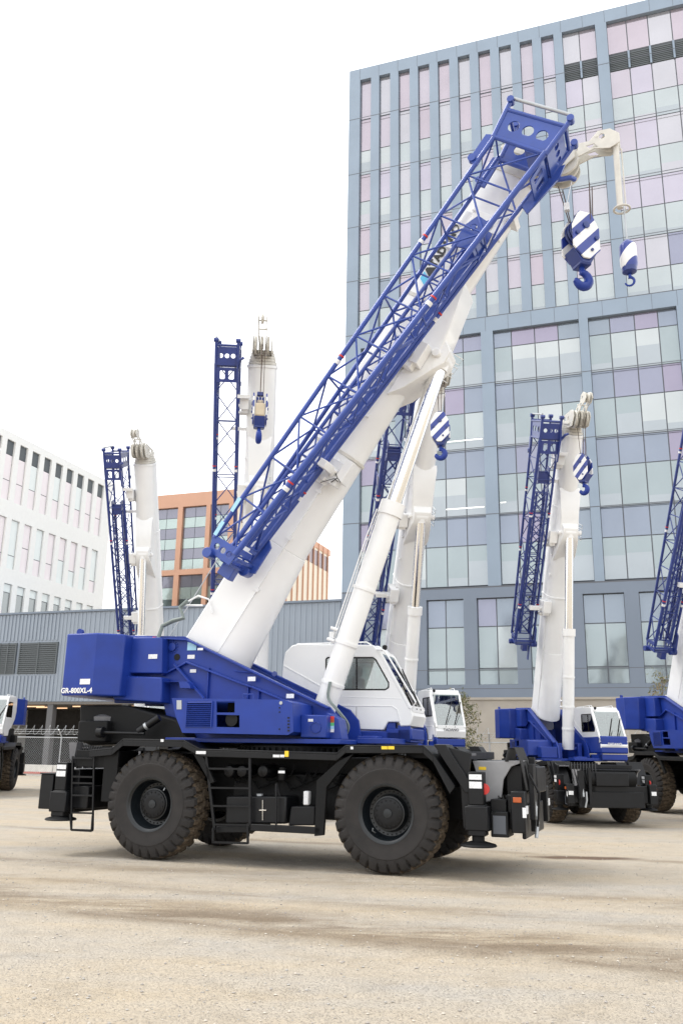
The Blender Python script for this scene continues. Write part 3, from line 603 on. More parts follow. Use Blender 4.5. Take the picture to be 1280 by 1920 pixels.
    build_split(k, 'bracket_loop', WHITE, bo)
    # lift cylinder
    a = Vector((.42, 0, 2.45)); b = P(8.08, 0, -1.38); d = (b-a); L = d.length; d.normalize()
    k = MB(); k.tube([a, a+d*4.3], .215, 28); k.tube([a+d*4.15, a+d*4.42], .25, 28); k.tube([a+d*1.5, a+d*1.56], .235, 28); k.tube([a+d*2.6, a+d*2.66], .232, 28); k.tube([a+d*.7, a+d*.76], .235, 28)
    cy = k.build('lift_cylinder', WHITE, root)
    k = MB(); k.tube([a+d*4.42, b-d*.12], .155, 28); k.build('cylinder_rod', CHROME, cy)
    k = MB(); k.tube([b-d*.2, b+d*.1], .19, 20); k.lathe([(.2, -.2), (.2, .2)], b, (0, 1, 0), 20); k.build('rod_eye', WHITE, cy)
    e = Vector((-d.z, 0, d.x)); 
    k = MB()
    for y in (-.12, .0): 
        o_ = e*.245+Vector((0, y, 0)); k.tube([a+d*1.45+o_, a+d*1.6+o_*1.08, a+d*3.6+o_*1.08, a+d*4.2+o_], .014, 6)
    for u in (1.5, 1.72): k.tube([a+d*u+e*.2+Vector((0, -.15, 0)), a+d*u+e*.34+Vector((0, -.18, 0))], .035, 8)
    k.box(-.05, .05, -.05, .05, -.06, .06, Matrix.Translation(a+d*1.6+e*.33)); build_split(k, 'cylinder_pipe', WHITE, cy)
    if main:
        k = MB()
        for j in range(2):
            s0 = a+d*.75+Vector((.02+.03*j, -.26, 0)); pts = []
            ctl = [s0, s0+Vector((-.02, -.03, -.3)), s0+Vector((.18, -.08, -.52)), s0+Vector((.36+.02*j, -.06, -.78)), s0+Vector((.30, 0, -1.02+.03*j)), s0+Vector((.05, .05, -1.1)), s0+Vector((-.15, .1, -1.02)), s0+Vector((-.3, .1, -.98))]
            for i in range(len(ctl)-1):
                p0, p1, p2, p3 = ctl[max(i-1, 0)], ctl[i], ctl[i+1], ctl[min(i+2, len(ctl)-1)]
                for t in (0, .25, .5, .75): pts.append(.5*((2*p1)+(p2-p0)*t+(2*p0-5*p1+4*p2-p3)*t*t+(3*p1-p0-3*p2+p3)*t**3))
            pts.append(ctl[-1]); k.tube(pts, .017, 8)
        k.build('cylinder_hose', HOSE, cy)
    # boom head, sheaves
    k = MB(); u = Ltip+.40
    for y in (-.32, -.12, .10, .30): k.plate([(u, -.15), (u+.18, -.2), (u+.36, -.7), (u+.55, -1.2), (u+.52, -1.5), (u+.35, -1.62), (u-.02, -1.5), (u-.12, -1.1)], [circ(u+.22, -1.05, .08, 12), circ(u+.14, -.65, .11, 12)], y, y+.03, M)
    k.box(u, u+.08, -.36, .36, -1.2, -.1, M); hd = k.build('boom_head', WCAST, root, bevel=.008)
    for y in (-.22, -.02, .19): sheave(P(u+.22, y, -1.38), .33, .035, hd, WCAST)
    sheave(P(u+.35, -.02, -.5), .2, .03, hd, WCAST)
    k = MB()
    for y in (-.14, .11):
        k.plate([(u+.35, -1.2), (u+.62, -1.28), (u+.86, -1.62), (u+1.12, -1.66), (u+1.25, -1.86), (u+1.22, -2.08), (u+1.05, -2.2), (u+.86, -2.08), (u+.74, -1.80), (u+.4, -1.55)], [circ(u+.58, -1.44, .075, 10), [(u+.74, -1.62), (u+.84, -1.74), (u+.80, -1.86), (u+.72, -1.70)][::-1], circ(u+1.04, -1.80, .06, 10)], y, y+.025, M)
    k.tube([P(u+.75, -.15, -1.4), P(u+.75, .15, -1.4)], .03, 8); k.tube([P(u+1.0, -.15, -1.7), P(u+1.0, .15, -1.7)], .03, 8)
    au = k.build('auxiliary_head', WCAST, root, bevel=.006); sheave(P(u+1.04, 0, -1.96), .19, .04, au, WCAST)
    S = P(u+.22, 0, -1.38); T = P(u+1.08, 0, -1.95)
    if jib:
        y1, y2 = -1.5, -.78; M0 = M; P0 = P
        MF = M @ Matrix.Translation((f0, 0, -.045*f0)); MH = M @ Matrix.Translation((h0, 0, -.06*h0))
        PF = lambda u, y, v: MF @ Vector((u, y, v))
        PH = lambda u, y, v: MH @ Vector((u, y, v))
        A = (2.7+f0, y1, -.03, 12.1+h0, y1, -.50); C_ = (2.65+f0, y1, -.60, 12.1+h0, y1, -1.60); Bc = (2.7+f0, y2, -.05, 12.1+h0, y2, -.42); D_ = (2.65+f0, y2, -.58, 12.1+h0, y2, -1.5)
        k = MB(); lacing(k, A, Bc, C_, D_, 10, .021 if main else .019, M)
        jb = k.build('lattice_jib', B, root)
        for ch, r in ((A, .048), (Bc, .046), (C_, .06), (D_, .046)):
            q = MB(); q.tube([P(*ch[:3]), P(*ch[3:])], r, 12); q.build('chord', B, jb)
        # second jib stage stowed inside the first
        k = MB(); i1, i2 = -1.36, -.95
        a_ = (2.9+f0, i1, -.40, 10.0+h0, i1, -.98); b_ = (2.9+f0, i2, -.40, 10.0+h0, i2, -.98); c_ = (2.9+f0, i1, -.66, 10.0+h0, i1, -1.30); d_ = (2.9+f0, i2, -.66, 10.0+h0, i2, -1.30)
        lacing(k, a_, b_, c_, d_, 14, .018, M)
        for ch in (a_, b_, c_, d_): k.tube([P(*ch[:3]), P(*ch[3:])], .04, 8)
        k.prism([(2.8, -.52), (9.9, -1.12), (9.9, -1.32), (2.8, -.68)], i2-.015, i2+.015, M)
        k.plate([(9.8, -.9), (10.3, -.92), (10.55, -1.05), (10.5, -1.3), (9.9, -1.36)], [circ(10.3, -1.1, .07, 12)], i1-.02, i1+.02, M); k.plate([(9.8, -.9), (10.3, -.92), (10.55, -1.05), (10.5, -1.3), (9.9, -1.36)], [circ(10.3, -1.1, .07, 12)], i2-.02, i2+.02, M); k.box(9.9, 10.3, i1, i2, -1.30, -1.26, M); k.lathe([(.05, -.25), (.05, .25)], P(10.3, -1.15, -1.1), (0, 1, 0), 14)
        if inner: k.build('inner_jib', B, jb, bevel=.004)
        else: k.bm.free()
        # head plates with lightening holes
        hp = []
        for y in (y1, y2):
            k = MB(); k.plate([(12.05, -.48), (12.65, -.42), (12.72, -1.62), (12.05, -1.6)], [circ(12.38, -.74, .115), circ(12.38, -1.05, .115), circ(12.38, -1.36, .115)], y-.015, y+.015, MH)
            k.tube([PH(12.05, y, -.48), PH(12.85, y, -.38)], .05, 10); k.tube([PH(12.05, y, -1.62), PH(12.85, y, -1.68)], .05, 10); k.tube([PH(12.06, y, -.45), PH(12.06, y, -1.62)], .045, 10); k.tube([PH(12.66, y, -.40), PH(12.70, y, -1.66)], .045, 10)
            k.plate([(11.4, -.40), (11.6, -.30), (12.05, -.32), (12.1, -.5), (11.4, -.52)], [], y-.025, y+.025, MH)
            k.lathe([(.08, -.06), (.08, .06)], PH(11.5, y, -.34), (0, 1, 0), 16); k.lathe([(.07, -.08), (.07, .08)], PH(12.86, y, -.38), (0, 1, 0), 12); k.lathe([(.07, -.08), (.07, .08)], PH(12.86, y, -1.68), (0, 1, 0), 12)
            k.build('head_plate', B, jb, bevel=.004)
        SW = Matrix(((1, 0, 0, 0), (0, 0, 1, 0), (0, 1, 0, 0), (0, 0, 0, 1)))
        k = MB(); k.plate([(12.05, y1+.03), (12.62, y1+.03), (12.62, y2-.03), (12.05, y2-.03)], [circ(12.36, -1.34, .075, 12), circ(12.36, -1.14, .075, 12), circ(12.36, -.94, .075, 12)], -1.66, -1.62, MH @ SW); k.plate([(11.5, y1+.03), (11.98, y1+.03), (11.98, y2-.03), (11.5, y2-.03)], [rrect(11.6, 11.88, -1.36, -1.2, .04), rrect(11.6, 11.88, -1.08, -.9, .04)], -1.63, -1.60, MH @ SW);  k.tube([PH(12.7, y1, -.4), PH(12.7, y2, -.4)], .04, 10); k.tube([PH(12.7, y1, -1.66), PH(12.7, y2, -1.66)], .04, 10); k.box(12.0, 12.06, y1, y2, -1.6, -1.2, MH)
        k.tube([PH(11.9, y2, -1.5), PH(12.25, y2+.1, -1.95), PH(12.3, y2+.2, -2.0)], .05, 8)
        k.prism([(11.3, -1.45), (12.1, -1.5), (12.4, -1.75), (12.1, -1.8), (11.2, -1.62)], y2-.03, y2+.03, MH); build_split(k, 'head_cross_plate', B, jb, bevel=.004)
        k = MB(); k.tube([PH(12.92, y1, -.42), PH(12.95, y1, -1.62)], .035, 12); k.build('guide_roller', STEEL, jb)
        # foot frame
        k = MB()
        for y in (y1, y2): k.plate([(2.42, -.08), (2.75, .02), (2.78, -.66), (2.42, -.62)], [circ(2.59, -.18, .06), circ(2.59, -.34, .06), circ(2.59, -.50, .06)], y-.02, y+.02, MF)
        k.box(2.40, 2.45, y1, y2, -.2, -.1, MF); k.box(2.40, 2.45, y1, y2, -.62, -.54, MF); k.box(2.40, 2.45, y1, y2, -.45, -.37, MF); k.box(2.55, 2.62, y1, y2, -.70, -.63, MF); k.lathe([(.1, -.12), (.1, .12)], PF(2.4, y1, -.12), (0, 1, 0), 14); k.lathe([(.12, -.12), (.12, .12)], PF(2.45, y2, -.6), (0, 1, 0), 14)
        k.box(2.15, 2.4, -1.2, -1.0, -.6, -.3, MF); k.prism([(2.4, -.6), (3.2, -.68), (3.1, -.80), (2.5, -.80)], y2-.03, y2+.03, MF); k.build('foot_frame', B, jb, bevel=.008)
        k = MB()
        for ch in (A, C_, D_):
            for t in ((.43, .44), (.73, .738)) if ch is A else ((.16, .17), (.62, .63)):
                p0 = Vector(ch[:3]).lerp(Vector(ch[3:]), t[0]); p1 = Vector(ch[:3]).lerp(Vector(ch[3:]), t[1]-.001); k.tube([M @ p0, M @ p1], .056 if ch is not C_ else .066, 12)
        build_split(k, 'white_marker_sleeve', DECAL, jb)
        k = MB()
        for ch in (A, C_, D_):
            for t in (.447, .746) if ch is A else (.178, .638):
                p0 = Vector(ch[:3]).lerp(Vector(ch[3:]), t); p1 = Vector(ch[:3]).lerp(Vector(ch[3:]), t+.0035); k.tube([M @ p0, M @ p1], .058 if ch is not C_ else .068, 12)
        build_split(k, 'red_marker_band', DRED, jb)
        k = MB(); k.box(2.75, 3.05, -1.556, -1.548, -.07, .01, M); k.box(3.3, 3.6, -1.556, -1.548, -.10, -.02, M)
        if main: build_split(k, 'pale_blue_decal', DLBL, jb, smooth=False)
        else: k.bm.free()
        # carrying arm between boom and jib
        k = MB(); k.box(11.0, 11.12, y2, -.35, -1.45, -1.3, M); pass
        k.box(9.9, 10.02, -1.0, -.42, -.8, -.6, M); build_split(k, 'jib_cradle', WHITE, jb, bevel=.006)
    if main:
        # lettering and emblem on the boom's near side
        Mt = M @ Matrix.Translation((10.15, -.428, -.28)) @ Matrix.Rotation(R(90), 4, 'X')
        text('TADANO', .235, Mt, 'boom_lettering', INK, bo, .004, .010, space=1.02)
        k = MB(); k.prism([(9.40, -.38), (9.52, -.19), (9.58, -.19), (9.66, -.38)], -.436, -.43, M); k.build('emblem_triangle', INK, bo, smooth=False)
        k = MB(); k.prism([(9.20, -.38), (9.32, -.19), (9.49, -.19), (9.37, -.38)], -.434, -.43, M); k.build('emblem_bar', DCYA, bo, smooth=False)
        k = MB(); p = side([(352, 1128), (338, 1140), (345, 1160), (325, 1165), (305, 1175), (298, 1195), (300, 1225)], -.6)
        for j in range(2): k.tube([(x+.04*j, -.6-.08*j, z+.01*j) for x, z in p], .035, 8)
        build_split(k, 'boom_hose', HOSE, root)
        k = MB(); c = side([(287, 1202)], -.7)[0]; k.lathe([(.05, -.1), (.055, .0), (.04, .09)], (c[0], -.65, c[1]), (0, 0, 1), 14); k.build('red_beacon', DRED, root)
        k = MB(); p = side([(352, 1128), (372, 1117), (392, 1124), (398, 1150)], -.5); k.tube([(x, -.5, z) for x, z in p], .02, 6); p = side([(340, 1135), (380, 1135)], -.5); k.tube([(x, -.5, z) for x, z in p], .02, 6); build_split(k, 'guard_loop', WHITE, bo)
        k = MB(); p = side([(300, 1118), (425, 985)], -.3); k.tube([(-3.0, -.1, 4.0), P(2.9, -.5, .25)], .012, 6); k.build('hoist_rope', STEEL, root)
    return S, T
def hook_block(loc, rz, label, group, sc=1.0, tilt=0, rope_to=None):
    h = empty('hook_block', loc, rz, sc); tag(h, label, 'hook block', group); h.rotation_euler = (0, tilt, rz)
    out_ = [(-.30, -.30), (-.30, .18), (-.14, .50), (.14, .50), (.30, .18), (.30, -.30), (.08, -.52), (-.08, -.52)]
    for y in (-.22, .18):
        k = MB(); k.prism(out_, y, y+.04); p = k.build('side_plate', STRIPE, h, bevel=.01)
        k = MB(); s = -1 if y < 0 else 1; yy = y if s < 0 else y+.04
        for x, z, r in ((0, .2, .07), (-.2, .0, .045), (.22, -.05, .045), (.1, -.33, .03)): k.lathe([(r, 0), (r, .03), (r*.5, .035)], (x, yy, z), (0, s, 0), 16)
        k.build('axle_cap', BLUD, p)
    for i, y in enumerate((-.09, 0, .09)):
        sheave((0, y, .16), .27, .03, h, BLUD)
    k = MB(); k.box(-.12, .12, -.16, .16, -.62, -.42); k.prism([(-.28, -.3), (.28, -.3), (.1, -.6), (-.1, -.6)], -.17, .17); k.box(-.07, .07, -.1, .1, .45, .58); build_split(k, 'crosshead', BLUD, h, bevel=.02)
    k = MB(); pts = []
    pts = [(0, 0, -.58), (0, 0, -.72)]
    for i in range(15):
        a = R(100-i*20); pts.append((-.01+.145*cos(a), 0, -.875+.15*sin(a)))
    k2 = [Vector(p) for p in pts]; n = len(k2)
    rad = [.06, .06]+[.062+.04*sin(pi*i/14) for i in range(15)]
    rings = []
    b = MB()
    for i, p in enumerate(k2):
        d = (k2[min(i+1, n-1)]-k2[max(i-1, 0)]).normalized(); e1 = Vector((0, 1, 0)); e2 = d.cross(e1).normalized()
        rings.append([b.bm.verts.new(p+(e1*cos(q*pi/6)+e2*sin(q*pi/6))*rad[i]*(.95 if i < n-1 else .4)) for q in range(12)])
    for i in range(n-1):
        for q in range(12): b._f([rings[i][q], rings[i][(q+1) % 12], rings[i+1][(q+1) % 12], rings[i+1][q]])
    b._f(rings[-1]); b._f(rings[0]); b.build('hook', BLUE, h); k.bm.free()
    return h
# ------------------------------------------------------------------ ground
def ground():
    def axis(segs):
        o = []
        for a, b, n in segs: o += [a+(b-a)*i/n for i in range(n)]
        return o+[segs[-1][1]]
    xs = axis([(-900, -30, 8), (-30, -8, 24), (-8, 10, 130), (10, 30, 30), (30, 900, 8)]); ys = axis([(-300, -5, 5), (-5, 5, 12), (5, 24, 170), (24, 60, 60), (60, 1600, 8)])
    bm = bmesh.new(); V = []
    for y in ys:
        row = []
        for x in xs:
            z = 0
            if -30 < x < 30 and -5 < y < 60: z = .018*noise.noise(Vector((x*.5, y*.9, 0)))+.008*noise.noise(Vector((x*2.3, y*2.3, 3)))+.004*noise.noise(Vector((x*8, y*8, 5)))-.012
            row.append(bm.verts.new((x, y, z)))
        V.append(row)
    for j in range(len(ys)-1):
        for i in range(len(xs)-1): bm.faces.new((V[j][i], V[j][i+1], V[j+1][i+1], V[j+1][i]))
    me = bpy.data.meshes.new('ground'); bm.to_mesh(me); bm.free(); me.polygons.foreach_set('use_smooth', [True]*len(me.polygons))
    mt = bpy.data.materials.new('gravel_yard'); mt.use_nodes = True; n = mt.node_tree; b = n.nodes['Principled BSDF']; b.inputs['Roughness'].default_value = .92; b.inputs['Specular IOR Level'].default_value = .25
    L = n.links.new; t = n.nodes.new('ShaderNodeTexCoord')
    def nz(scale, det=6, vec=None, rough=.6):
        z = n.nodes.new('ShaderNodeTexNoise'); z.inputs['Scale'].default_value = scale; z.inputs['Detail'].default_value = det; z.inputs['Roughness'].default_value = rough; L(vec or t.outputs['Object'], z.inputs['Vector']); return z.outputs['Fac']
    def mr(src, a, b_, c=0, d=1):
        z = n.nodes.new('ShaderNodeMapRange'); z.inputs[1].default_value = a; z.inputs[2].default_value = b_; z.inputs[3].default_value = c; z.inputs[4].default_value = d; L(src, z.inputs[0]); return z.outputs[0]
    def mx(f, c1, c2, mode='MIX'):
        z = n.nodes.new('ShaderNodeMix'); z.data_type = 'RGBA'; z.blend_type = mode
        if isinstance(f, (int, float)): z.inputs[0].default_value = f
        else: L(f, z.inputs[0])
        for i, c in ((6, c1), (7, c2)):
            if isinstance(c, tuple): z.inputs[i].default_value = (*c, 1)
            else: L(c, z.inputs[i])
        return z.outputs[2]
    def ma(op, a, b_):
        z = n.nodes.new('ShaderNodeMath'); z.operation = op
        for i, c in ((0, a), (1, b_)):
            if isinstance(c, (int, float)): z.inputs[i].default_value = c
            else: L(c, z.inputs[i])
        return z.outputs[0]
    sep = n.nodes.new('ShaderNodeSeparateXYZ'); L(t.outputs['Object'], sep.inputs[0]); X, Y = sep.outputs[0], sep.outputs[1]
    st = n.nodes.new('ShaderNodeMapping'); st.inputs['Scale'].default_value = (.35, 1.3, 1); st.inputs['Rotation'].default_value = (0, 0, R(14)); L(t.outputs['Object'], st.inputs['Vector'])
    base = mx(mr(nz(.55, 5, st.outputs[0]), .38, .62), (.54, .45, .33), (.475, .435, .38))
    base = mx(mr(nz(1.7, 7, None, .75), .50, .66, 0, .4), base, (.34, .28, .205)) if True else base
    base = mx(mr(nz(3.0, 6), .42, .72, 0, .6), base, (.57, .50, .40))
    base = mx(mr(nz(34, 5, None, .7), .35, .65, 0, .55), base, (.28, .25, .22), 'MULTIPLY') if False else mx(mr(nz(34, 5, None, .7), .50, .74, 0, .5), base, (.33, .30, .265))
    v = n.nodes.new('ShaderNodeTexVoronoi'); v.inputs['Scale'].default_value = 46; L(t.outputs['Object'], v.inputs['Vector'])
    sx = n.nodes.new('ShaderNodeSeparateColor'); L(v.outputs['Color'], sx.inputs[0])
    stone = mx(sx.outputs[0], (.30, .28, .26), (.62, .57, .50))
    base = mx(ma('MULTIPLY', mr(v.outputs['Distance'], .1, .45, 1, 0), mr(nz(1.3), .4, .6, .1, .55)), base, stone)
    # ruts: damp darker tracks that cross the yard
    wob = nz(.35, 4); w2 = nz(2.2, 5)
    def band(a, b_, c, width, soft, gain):      # distance to line y = a*x+b_
        lin = ma('ADD', ma('MULTIPLY', X, a), b_); d = ma('SUBTRACT', Y, lin); d = ma('ADD', d, mr(wob, 0, 1, -1.1*width, 1.1*width)); d = ma('ADD', d, mr(w2, 0, 1, -.5*width, .5*width)); d = ma('ABSOLUTE', d, 0)
        return mr(d, width-soft, width+soft, gain, 0)
    r1 = band(-.41, 10.2, 0, .22, .22, .7); r2 = band(-.41, 10.7, 0, .65, .45, .8); r3 = band(-.35, 14.4, 0, .45, .4, .5); r4 = band(-.37, 12.4, 0, .3, .3, .45); r5 = band(-.36, 19.9, 0, .22, .15, .5)
    patch = mr(nz(.9, 6, st.outputs[0], .7), .36, .56)
    tr = ma('MAXIMUM', ma('MULTIPLY', r1, mr(nz(.7), .3, .5, .35, 1)), ma('MULTIPLY', ma('MAXIMUM', ma('MAXIMUM', r2, r5), ma('MAXIMUM', r3, r4)), patch))
    base = mx(tr, base, (.185, .135, .088))
    base = mx(mr(nz(120, 4, None, .8), .58, .72, 0, .4), base, (.26, .225, .185))
    # one damp puddle stain ahead of the front outrigger
    dx = ma('DIVIDE', ma('SUBTRACT', X, 4.75), 1.25); dy = ma("DIVIDE", ma("ADD", ma("SUBTRACT", Y, 18.0), mr(wob, 0, 1, -.12, .12)), .36)
    pd = ma('SQRT', ma('ADD', ma('MULTIPLY', dx, dx), ma('MULTIPLY', dy, dy)), 0); base = mx(mr(pd, .55, 1.05, .85, 0), base, (.12, .07, .045))
    L(base, b.inputs['Base Color'])
    h = ma('ADD', ma('MULTIPLY', nz(60, 5, None, .7), .6), ma('ADD', mr(v.outputs['Distance'], 0, .5, .6, 0), ma('MULTIPLY', nz(7, 5), .9)))
    bp = n.nodes.new('ShaderNodeBump'); bp.inputs['Strength'].default_value = 1.0; bp.inputs['Distance'].default_value = .03; L(h, bp.inputs['Height']); L(bp.outputs[0], b.inputs['Normal'])
    me.materials.append(mt); o = bpy.data.objects.new('ground', me); COL.objects.link(o); tag(o, kind='structure')
    # loose stones
    s = MB(); rnd = random.Random(3)
    for i in range(4000):
        y = 6.2+rnd.random()**1.6*16; x = rnd.uniform(-.46, .46)*(y*1.0+1); r = rnd.choice((.005, .006, .008, .009, .010, .014))*(1+.3*rnd.random()); s.mi = rnd.randrange(3)
        z = .018*noise.noise(Vector((x*.5, y*.9, 0)))+.008*noise.noise(Vector((x*2.3, y*2.3, 3)))-.012+r*.35
        c = Vector((x, y, z)); v_ = [s.bm.verts.new(c+Vector((dx*r*rnd.uniform(.7, 1.3), dy*r*rnd.uniform(.7, 1.3), dz*r*rnd.uniform(.4, .8)))) for dx, dy, dz in ((1, 0, 0), (0, 1, 0), (-1, 0, 0), (0, -1, 0), (0, 0, 1), (0, 0, -1))]
        for a, b2 in ((0, 1), (1, 2), (2, 3), (3, 0)): s._f([v_[a], v_[b2], v_[4]]); s._f([v_[b2], v_[a], v_[5]])
    g = s.build('loose_stones', [mat('stone_a', (.40, .38, .35), .9), mat('stone_b', (.36, .33, .30), .9), mat('stone_c', (.55, .50, .43), .9)], smooth=False); tag(g, 'small loose stones scattered over the gravel yard', 'gravel', kind='stuff')
ground()
# ------------------------------------------------------------------ buildings (their common grid is turned 19 degrees)
GA = R(-19); ORG = Vector((.098, 60, 0))
def gl_mat(name, col, rough=.06, metal=.55):
    new = name not in MATS; g = mat(name, col, rough, metal=metal, var=.05, vs=.35, spec=.6)
    if new:       # slightly wavy panes distort what they mirror
        n = g.node_tree; t = n.nodes.new('ShaderNodeTexCoord'); z = n.nodes.new('ShaderNodeTexNoise'); z.inputs['Scale'].default_value = .45; z.inputs['Detail'].default_value = 2
        b = n.nodes.new('ShaderNodeBump'); b.inputs['Strength'].default_value = .25; b.inputs['Distance'].default_value = .06
        n.links.new(t.outputs['Object'], z.inputs['Vector']); n.links.new(z.outputs['Fac'], b.inputs['Height']); n.links.new(b.outputs[0], n.nodes['Principled BSDF'].inputs['Normal'])
    return g
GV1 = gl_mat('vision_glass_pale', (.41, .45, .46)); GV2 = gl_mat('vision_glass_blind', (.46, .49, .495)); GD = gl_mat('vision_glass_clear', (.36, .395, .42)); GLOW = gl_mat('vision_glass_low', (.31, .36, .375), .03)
SP_GLARE = [gl_mat('spandrel_pink', (.44, .405, .455)), gl_mat('spandrel_mauve', (.44, .415, .485)), gl_mat('spandrel_grey', (.45, .445, .48)), gl_mat('spandrel_rose', (.44, .39, .44))]  # upper-floor panel tints, with haze and sky glare painted in as paler, pinker colour
SPL = [gl_mat('spandrel_slate', (.25, .285, .35)), gl_mat('spandrel_slate_mauve', (.27, .28, .36)), gl_mat('spandrel_blue', (.25, .29, .34)), gl_mat('spandrel_plum', (.30, .275, .36))]  # lower-floor tints of the same spandrels, greyer-blue without the painted glare
CLAD = mat('blue_grey_cladding', (.245, .305, .38), .45, metal=.2, var=.07, vs=.35)
CLADL = mat('slate_cladding', (.17, .205, .26), .5, metal=.15, var=.06, vs=.3)
JOINT = mat('dark_joint', (.11, .12, .14), .7); SHAD = mat('dark_recess', (.03, .035, .04), .8); LOUV = mat('louvre_grey', (.10, .115, .125), .6)
CONC = mat('beige_concrete', (.36, .33, .29), .85, var=.1, vs=.8, bump=.1, bs=8)
GMATS = [GV1, GV2, GD, JOINT]+SP_GLARE+SPL+[LOUV, GLOW, CLAD]
def pane(k, x0, x1, z0, z1, y, mi, jit=.004):
    k.mi = mi; j = [random.uniform(-jit, jit) for _ in range(4)]; g = .035
    v = [k.bm.verts.new(p) for p in ((x0+g, y+j[0], z0+g), (x1-g, y+j[1], z0+g), (x1-g, y+j[0]+j[2], z1-g), (x0+g, y+j[1]+j[2], z1-g))]; k._f(v)
def tower():
    T = empty('office_tower', ORG, GA); tag(T, 'tall blue grey office tower with pink and pale green glass behind the cranes', 'office building')
    W_, D_, H_ = 40., 24., 56.0
    core = MB(); core.box(.02, W_-.02, .5, D_, 0, H_-.3); core.build('tower_core', SHAD, T, smooth=False)
    narrow = [(.92+1.61*i, .92+1.61*i+.93) for i in range(10)]
    up_open = [(a, b, []) for a, b in narrow]+[(16.97, 19.4, [18.2]), (20.2, 28.9, [21.6, 23.1, 24.7, 26.3, 27.7]), (29.7, 38.9, [31.2, 32.8, 34.4, 36, 37.5])]
    lo_open = [(1.2, 3.85, [2.5]), (4.5, 10.15, [5.95, 7.4, 8.8]), (11.0, 16.9, [12.25, 13.86, 15.46]), (17.5, 23.2, [18.9, 20.5, 22.0]), (24, 30, [25.4, 27, 28.6]), (30.7, 38.9, [32.3, 34, 35.6, 37.2])]
    gr_open = [(2.62+3.37*i, 2.62+3.37*i+2.5, [2.62+3.37*i+1.25]) for i in range(-0, 11)]
    zg0, zg1, zl0, zl1, zu0, zu1 = 6.15, 11.75, 12.5, 30.85, 32.0, 54.9
    c = MB(); lowc = MB()
    def zone(b, opens, z0, z1, mats=None):
        x = 0
        for a, e, _ in opens:
            b.box(x, a, 0, .5, z0, z1); x = e
        b.box(x, W_, 0, .5, z0, z1)
    zone(lowc, gr_open, zg0, zg1); lowc.box(0, W_, 0, .5, 5.35, zg0); lowc.box(0, W_, 0, .5, zg1, zl0); zone(c, lo_open, zl0, zl1); c.box(0, W_, 0, .5, zl1, zu0); zone(c, up_open, zu0, zu1); c.box(0, W_, 0, .5, zu1, H_)
    c.box(-.01, .02, .5, D_, 12, H_)
    c.build('cladding', CLAD, T, smooth=False); lowc.build('lower_cladding', CLADL, T, smooth=False)
    j = MB()
    for z in (36.55, 41.25, 46.05, 51.2): j.box(0, W_, -.003, 0, z-.03, z+.03)
    for z in (17.41, 22.19, 26.9, 32.0, 12.5): j.box(0, W_, -.003, 0, z-.03, z+.03)
    for z in (7.1, 12.45, 5.9): j.box(0, W_, -.003, 0, z-.02, z+.02)
    for i in range(24):
        x = 1.6*i+.9; j.box(x-.012, x+.012, -.0035, 0, 30.86, 31.98); j.box(x-.012, x+.012, -.0035, 0, 54.92, 56)
    j.build('panel_joint', JOINT, T, smooth=False)
    q = MB(); q.box(.3, W_, .05, 3., 0, 5.35); q.box(0, W_, -.05, .05, 5.2, 5.35); q.build('plinth_wall', CONC, T, smooth=False)
    def win(opens, floors, up_):
        for a, e, mu in opens:
            xs = [a]+mu+[e]
            for z0, zv, z1 in floors:
                k = MB(); n = len(xs)-1
                k.mi = 3; k.box(a, e, .34, .38, z0, z1)
                for i in range(n):
                    x0, x1 = xs[i], xs[i+1]
                    if zv > z0+.1:
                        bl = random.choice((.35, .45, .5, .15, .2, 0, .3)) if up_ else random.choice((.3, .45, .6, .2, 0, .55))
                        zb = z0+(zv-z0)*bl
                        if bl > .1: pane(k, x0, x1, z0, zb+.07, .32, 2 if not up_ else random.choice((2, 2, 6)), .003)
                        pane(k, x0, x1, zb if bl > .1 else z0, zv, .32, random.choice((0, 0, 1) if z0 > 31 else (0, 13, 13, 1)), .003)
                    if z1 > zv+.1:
                        hi = random.random() < (1 if z0 > 40 else .9 if z0 > 31 else 0)  # glare-tinted spandrels get likelier with height
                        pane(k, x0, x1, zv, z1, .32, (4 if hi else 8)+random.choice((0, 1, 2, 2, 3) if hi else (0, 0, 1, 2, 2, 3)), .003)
                if e-a > 1.2:
                    pass
                k.build('window', GMATS, T, smooth=False)
    win(up_open[:10], [(32., 34.1, 36.55), (36.55, 38.9, 41.25), (41.25, 43.6, 46.05), (46.05, 48.25, 51.2), (51.2, 51.25, 54.9)], True)
    win(up_open[10:], [(32., 34.1, 36.55), (36.55, 38.9, 41.25), (41.25, 43.6, 46.05), (46.05, 48.25, 50.6), (52.1, 52.15, 54.9)], True)
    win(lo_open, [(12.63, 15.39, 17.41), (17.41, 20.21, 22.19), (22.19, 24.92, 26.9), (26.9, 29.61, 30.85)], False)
    for a, e, mu in up_open[10:]:
        xs = [a]+mu+[e]; k = MB(); k.box(a, e, .36, .4, 50.6, 52.1)
        for q in mu: k.mi = 1; k.box(q-.07, q+.07, .2, .3, 50.6, 52.1); k.mi = 0
        for i in range(len(xs)-1):
            for s in range(9): k.box(xs[i]+.1, xs[i+1]-.1, .30, .35, 50.66+s*.155, 50.75+s*.155)
        k.build('louvre', [LOUV, CLAD], T, smooth=False)
    for a, e, mu in gr_open:
        k = MB(); k.mi = 3; k.box(a, e, .34, .38, zg0, zg1)
        for x0, x1 in ((a, mu[0]), (mu[0], e)):
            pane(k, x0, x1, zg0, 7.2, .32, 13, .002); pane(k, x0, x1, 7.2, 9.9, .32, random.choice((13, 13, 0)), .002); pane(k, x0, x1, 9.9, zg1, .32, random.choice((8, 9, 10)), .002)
        k.build('window', GMATS, T, smooth=False)
    # lit ceiling strips glimpsed inside
    k = MB()
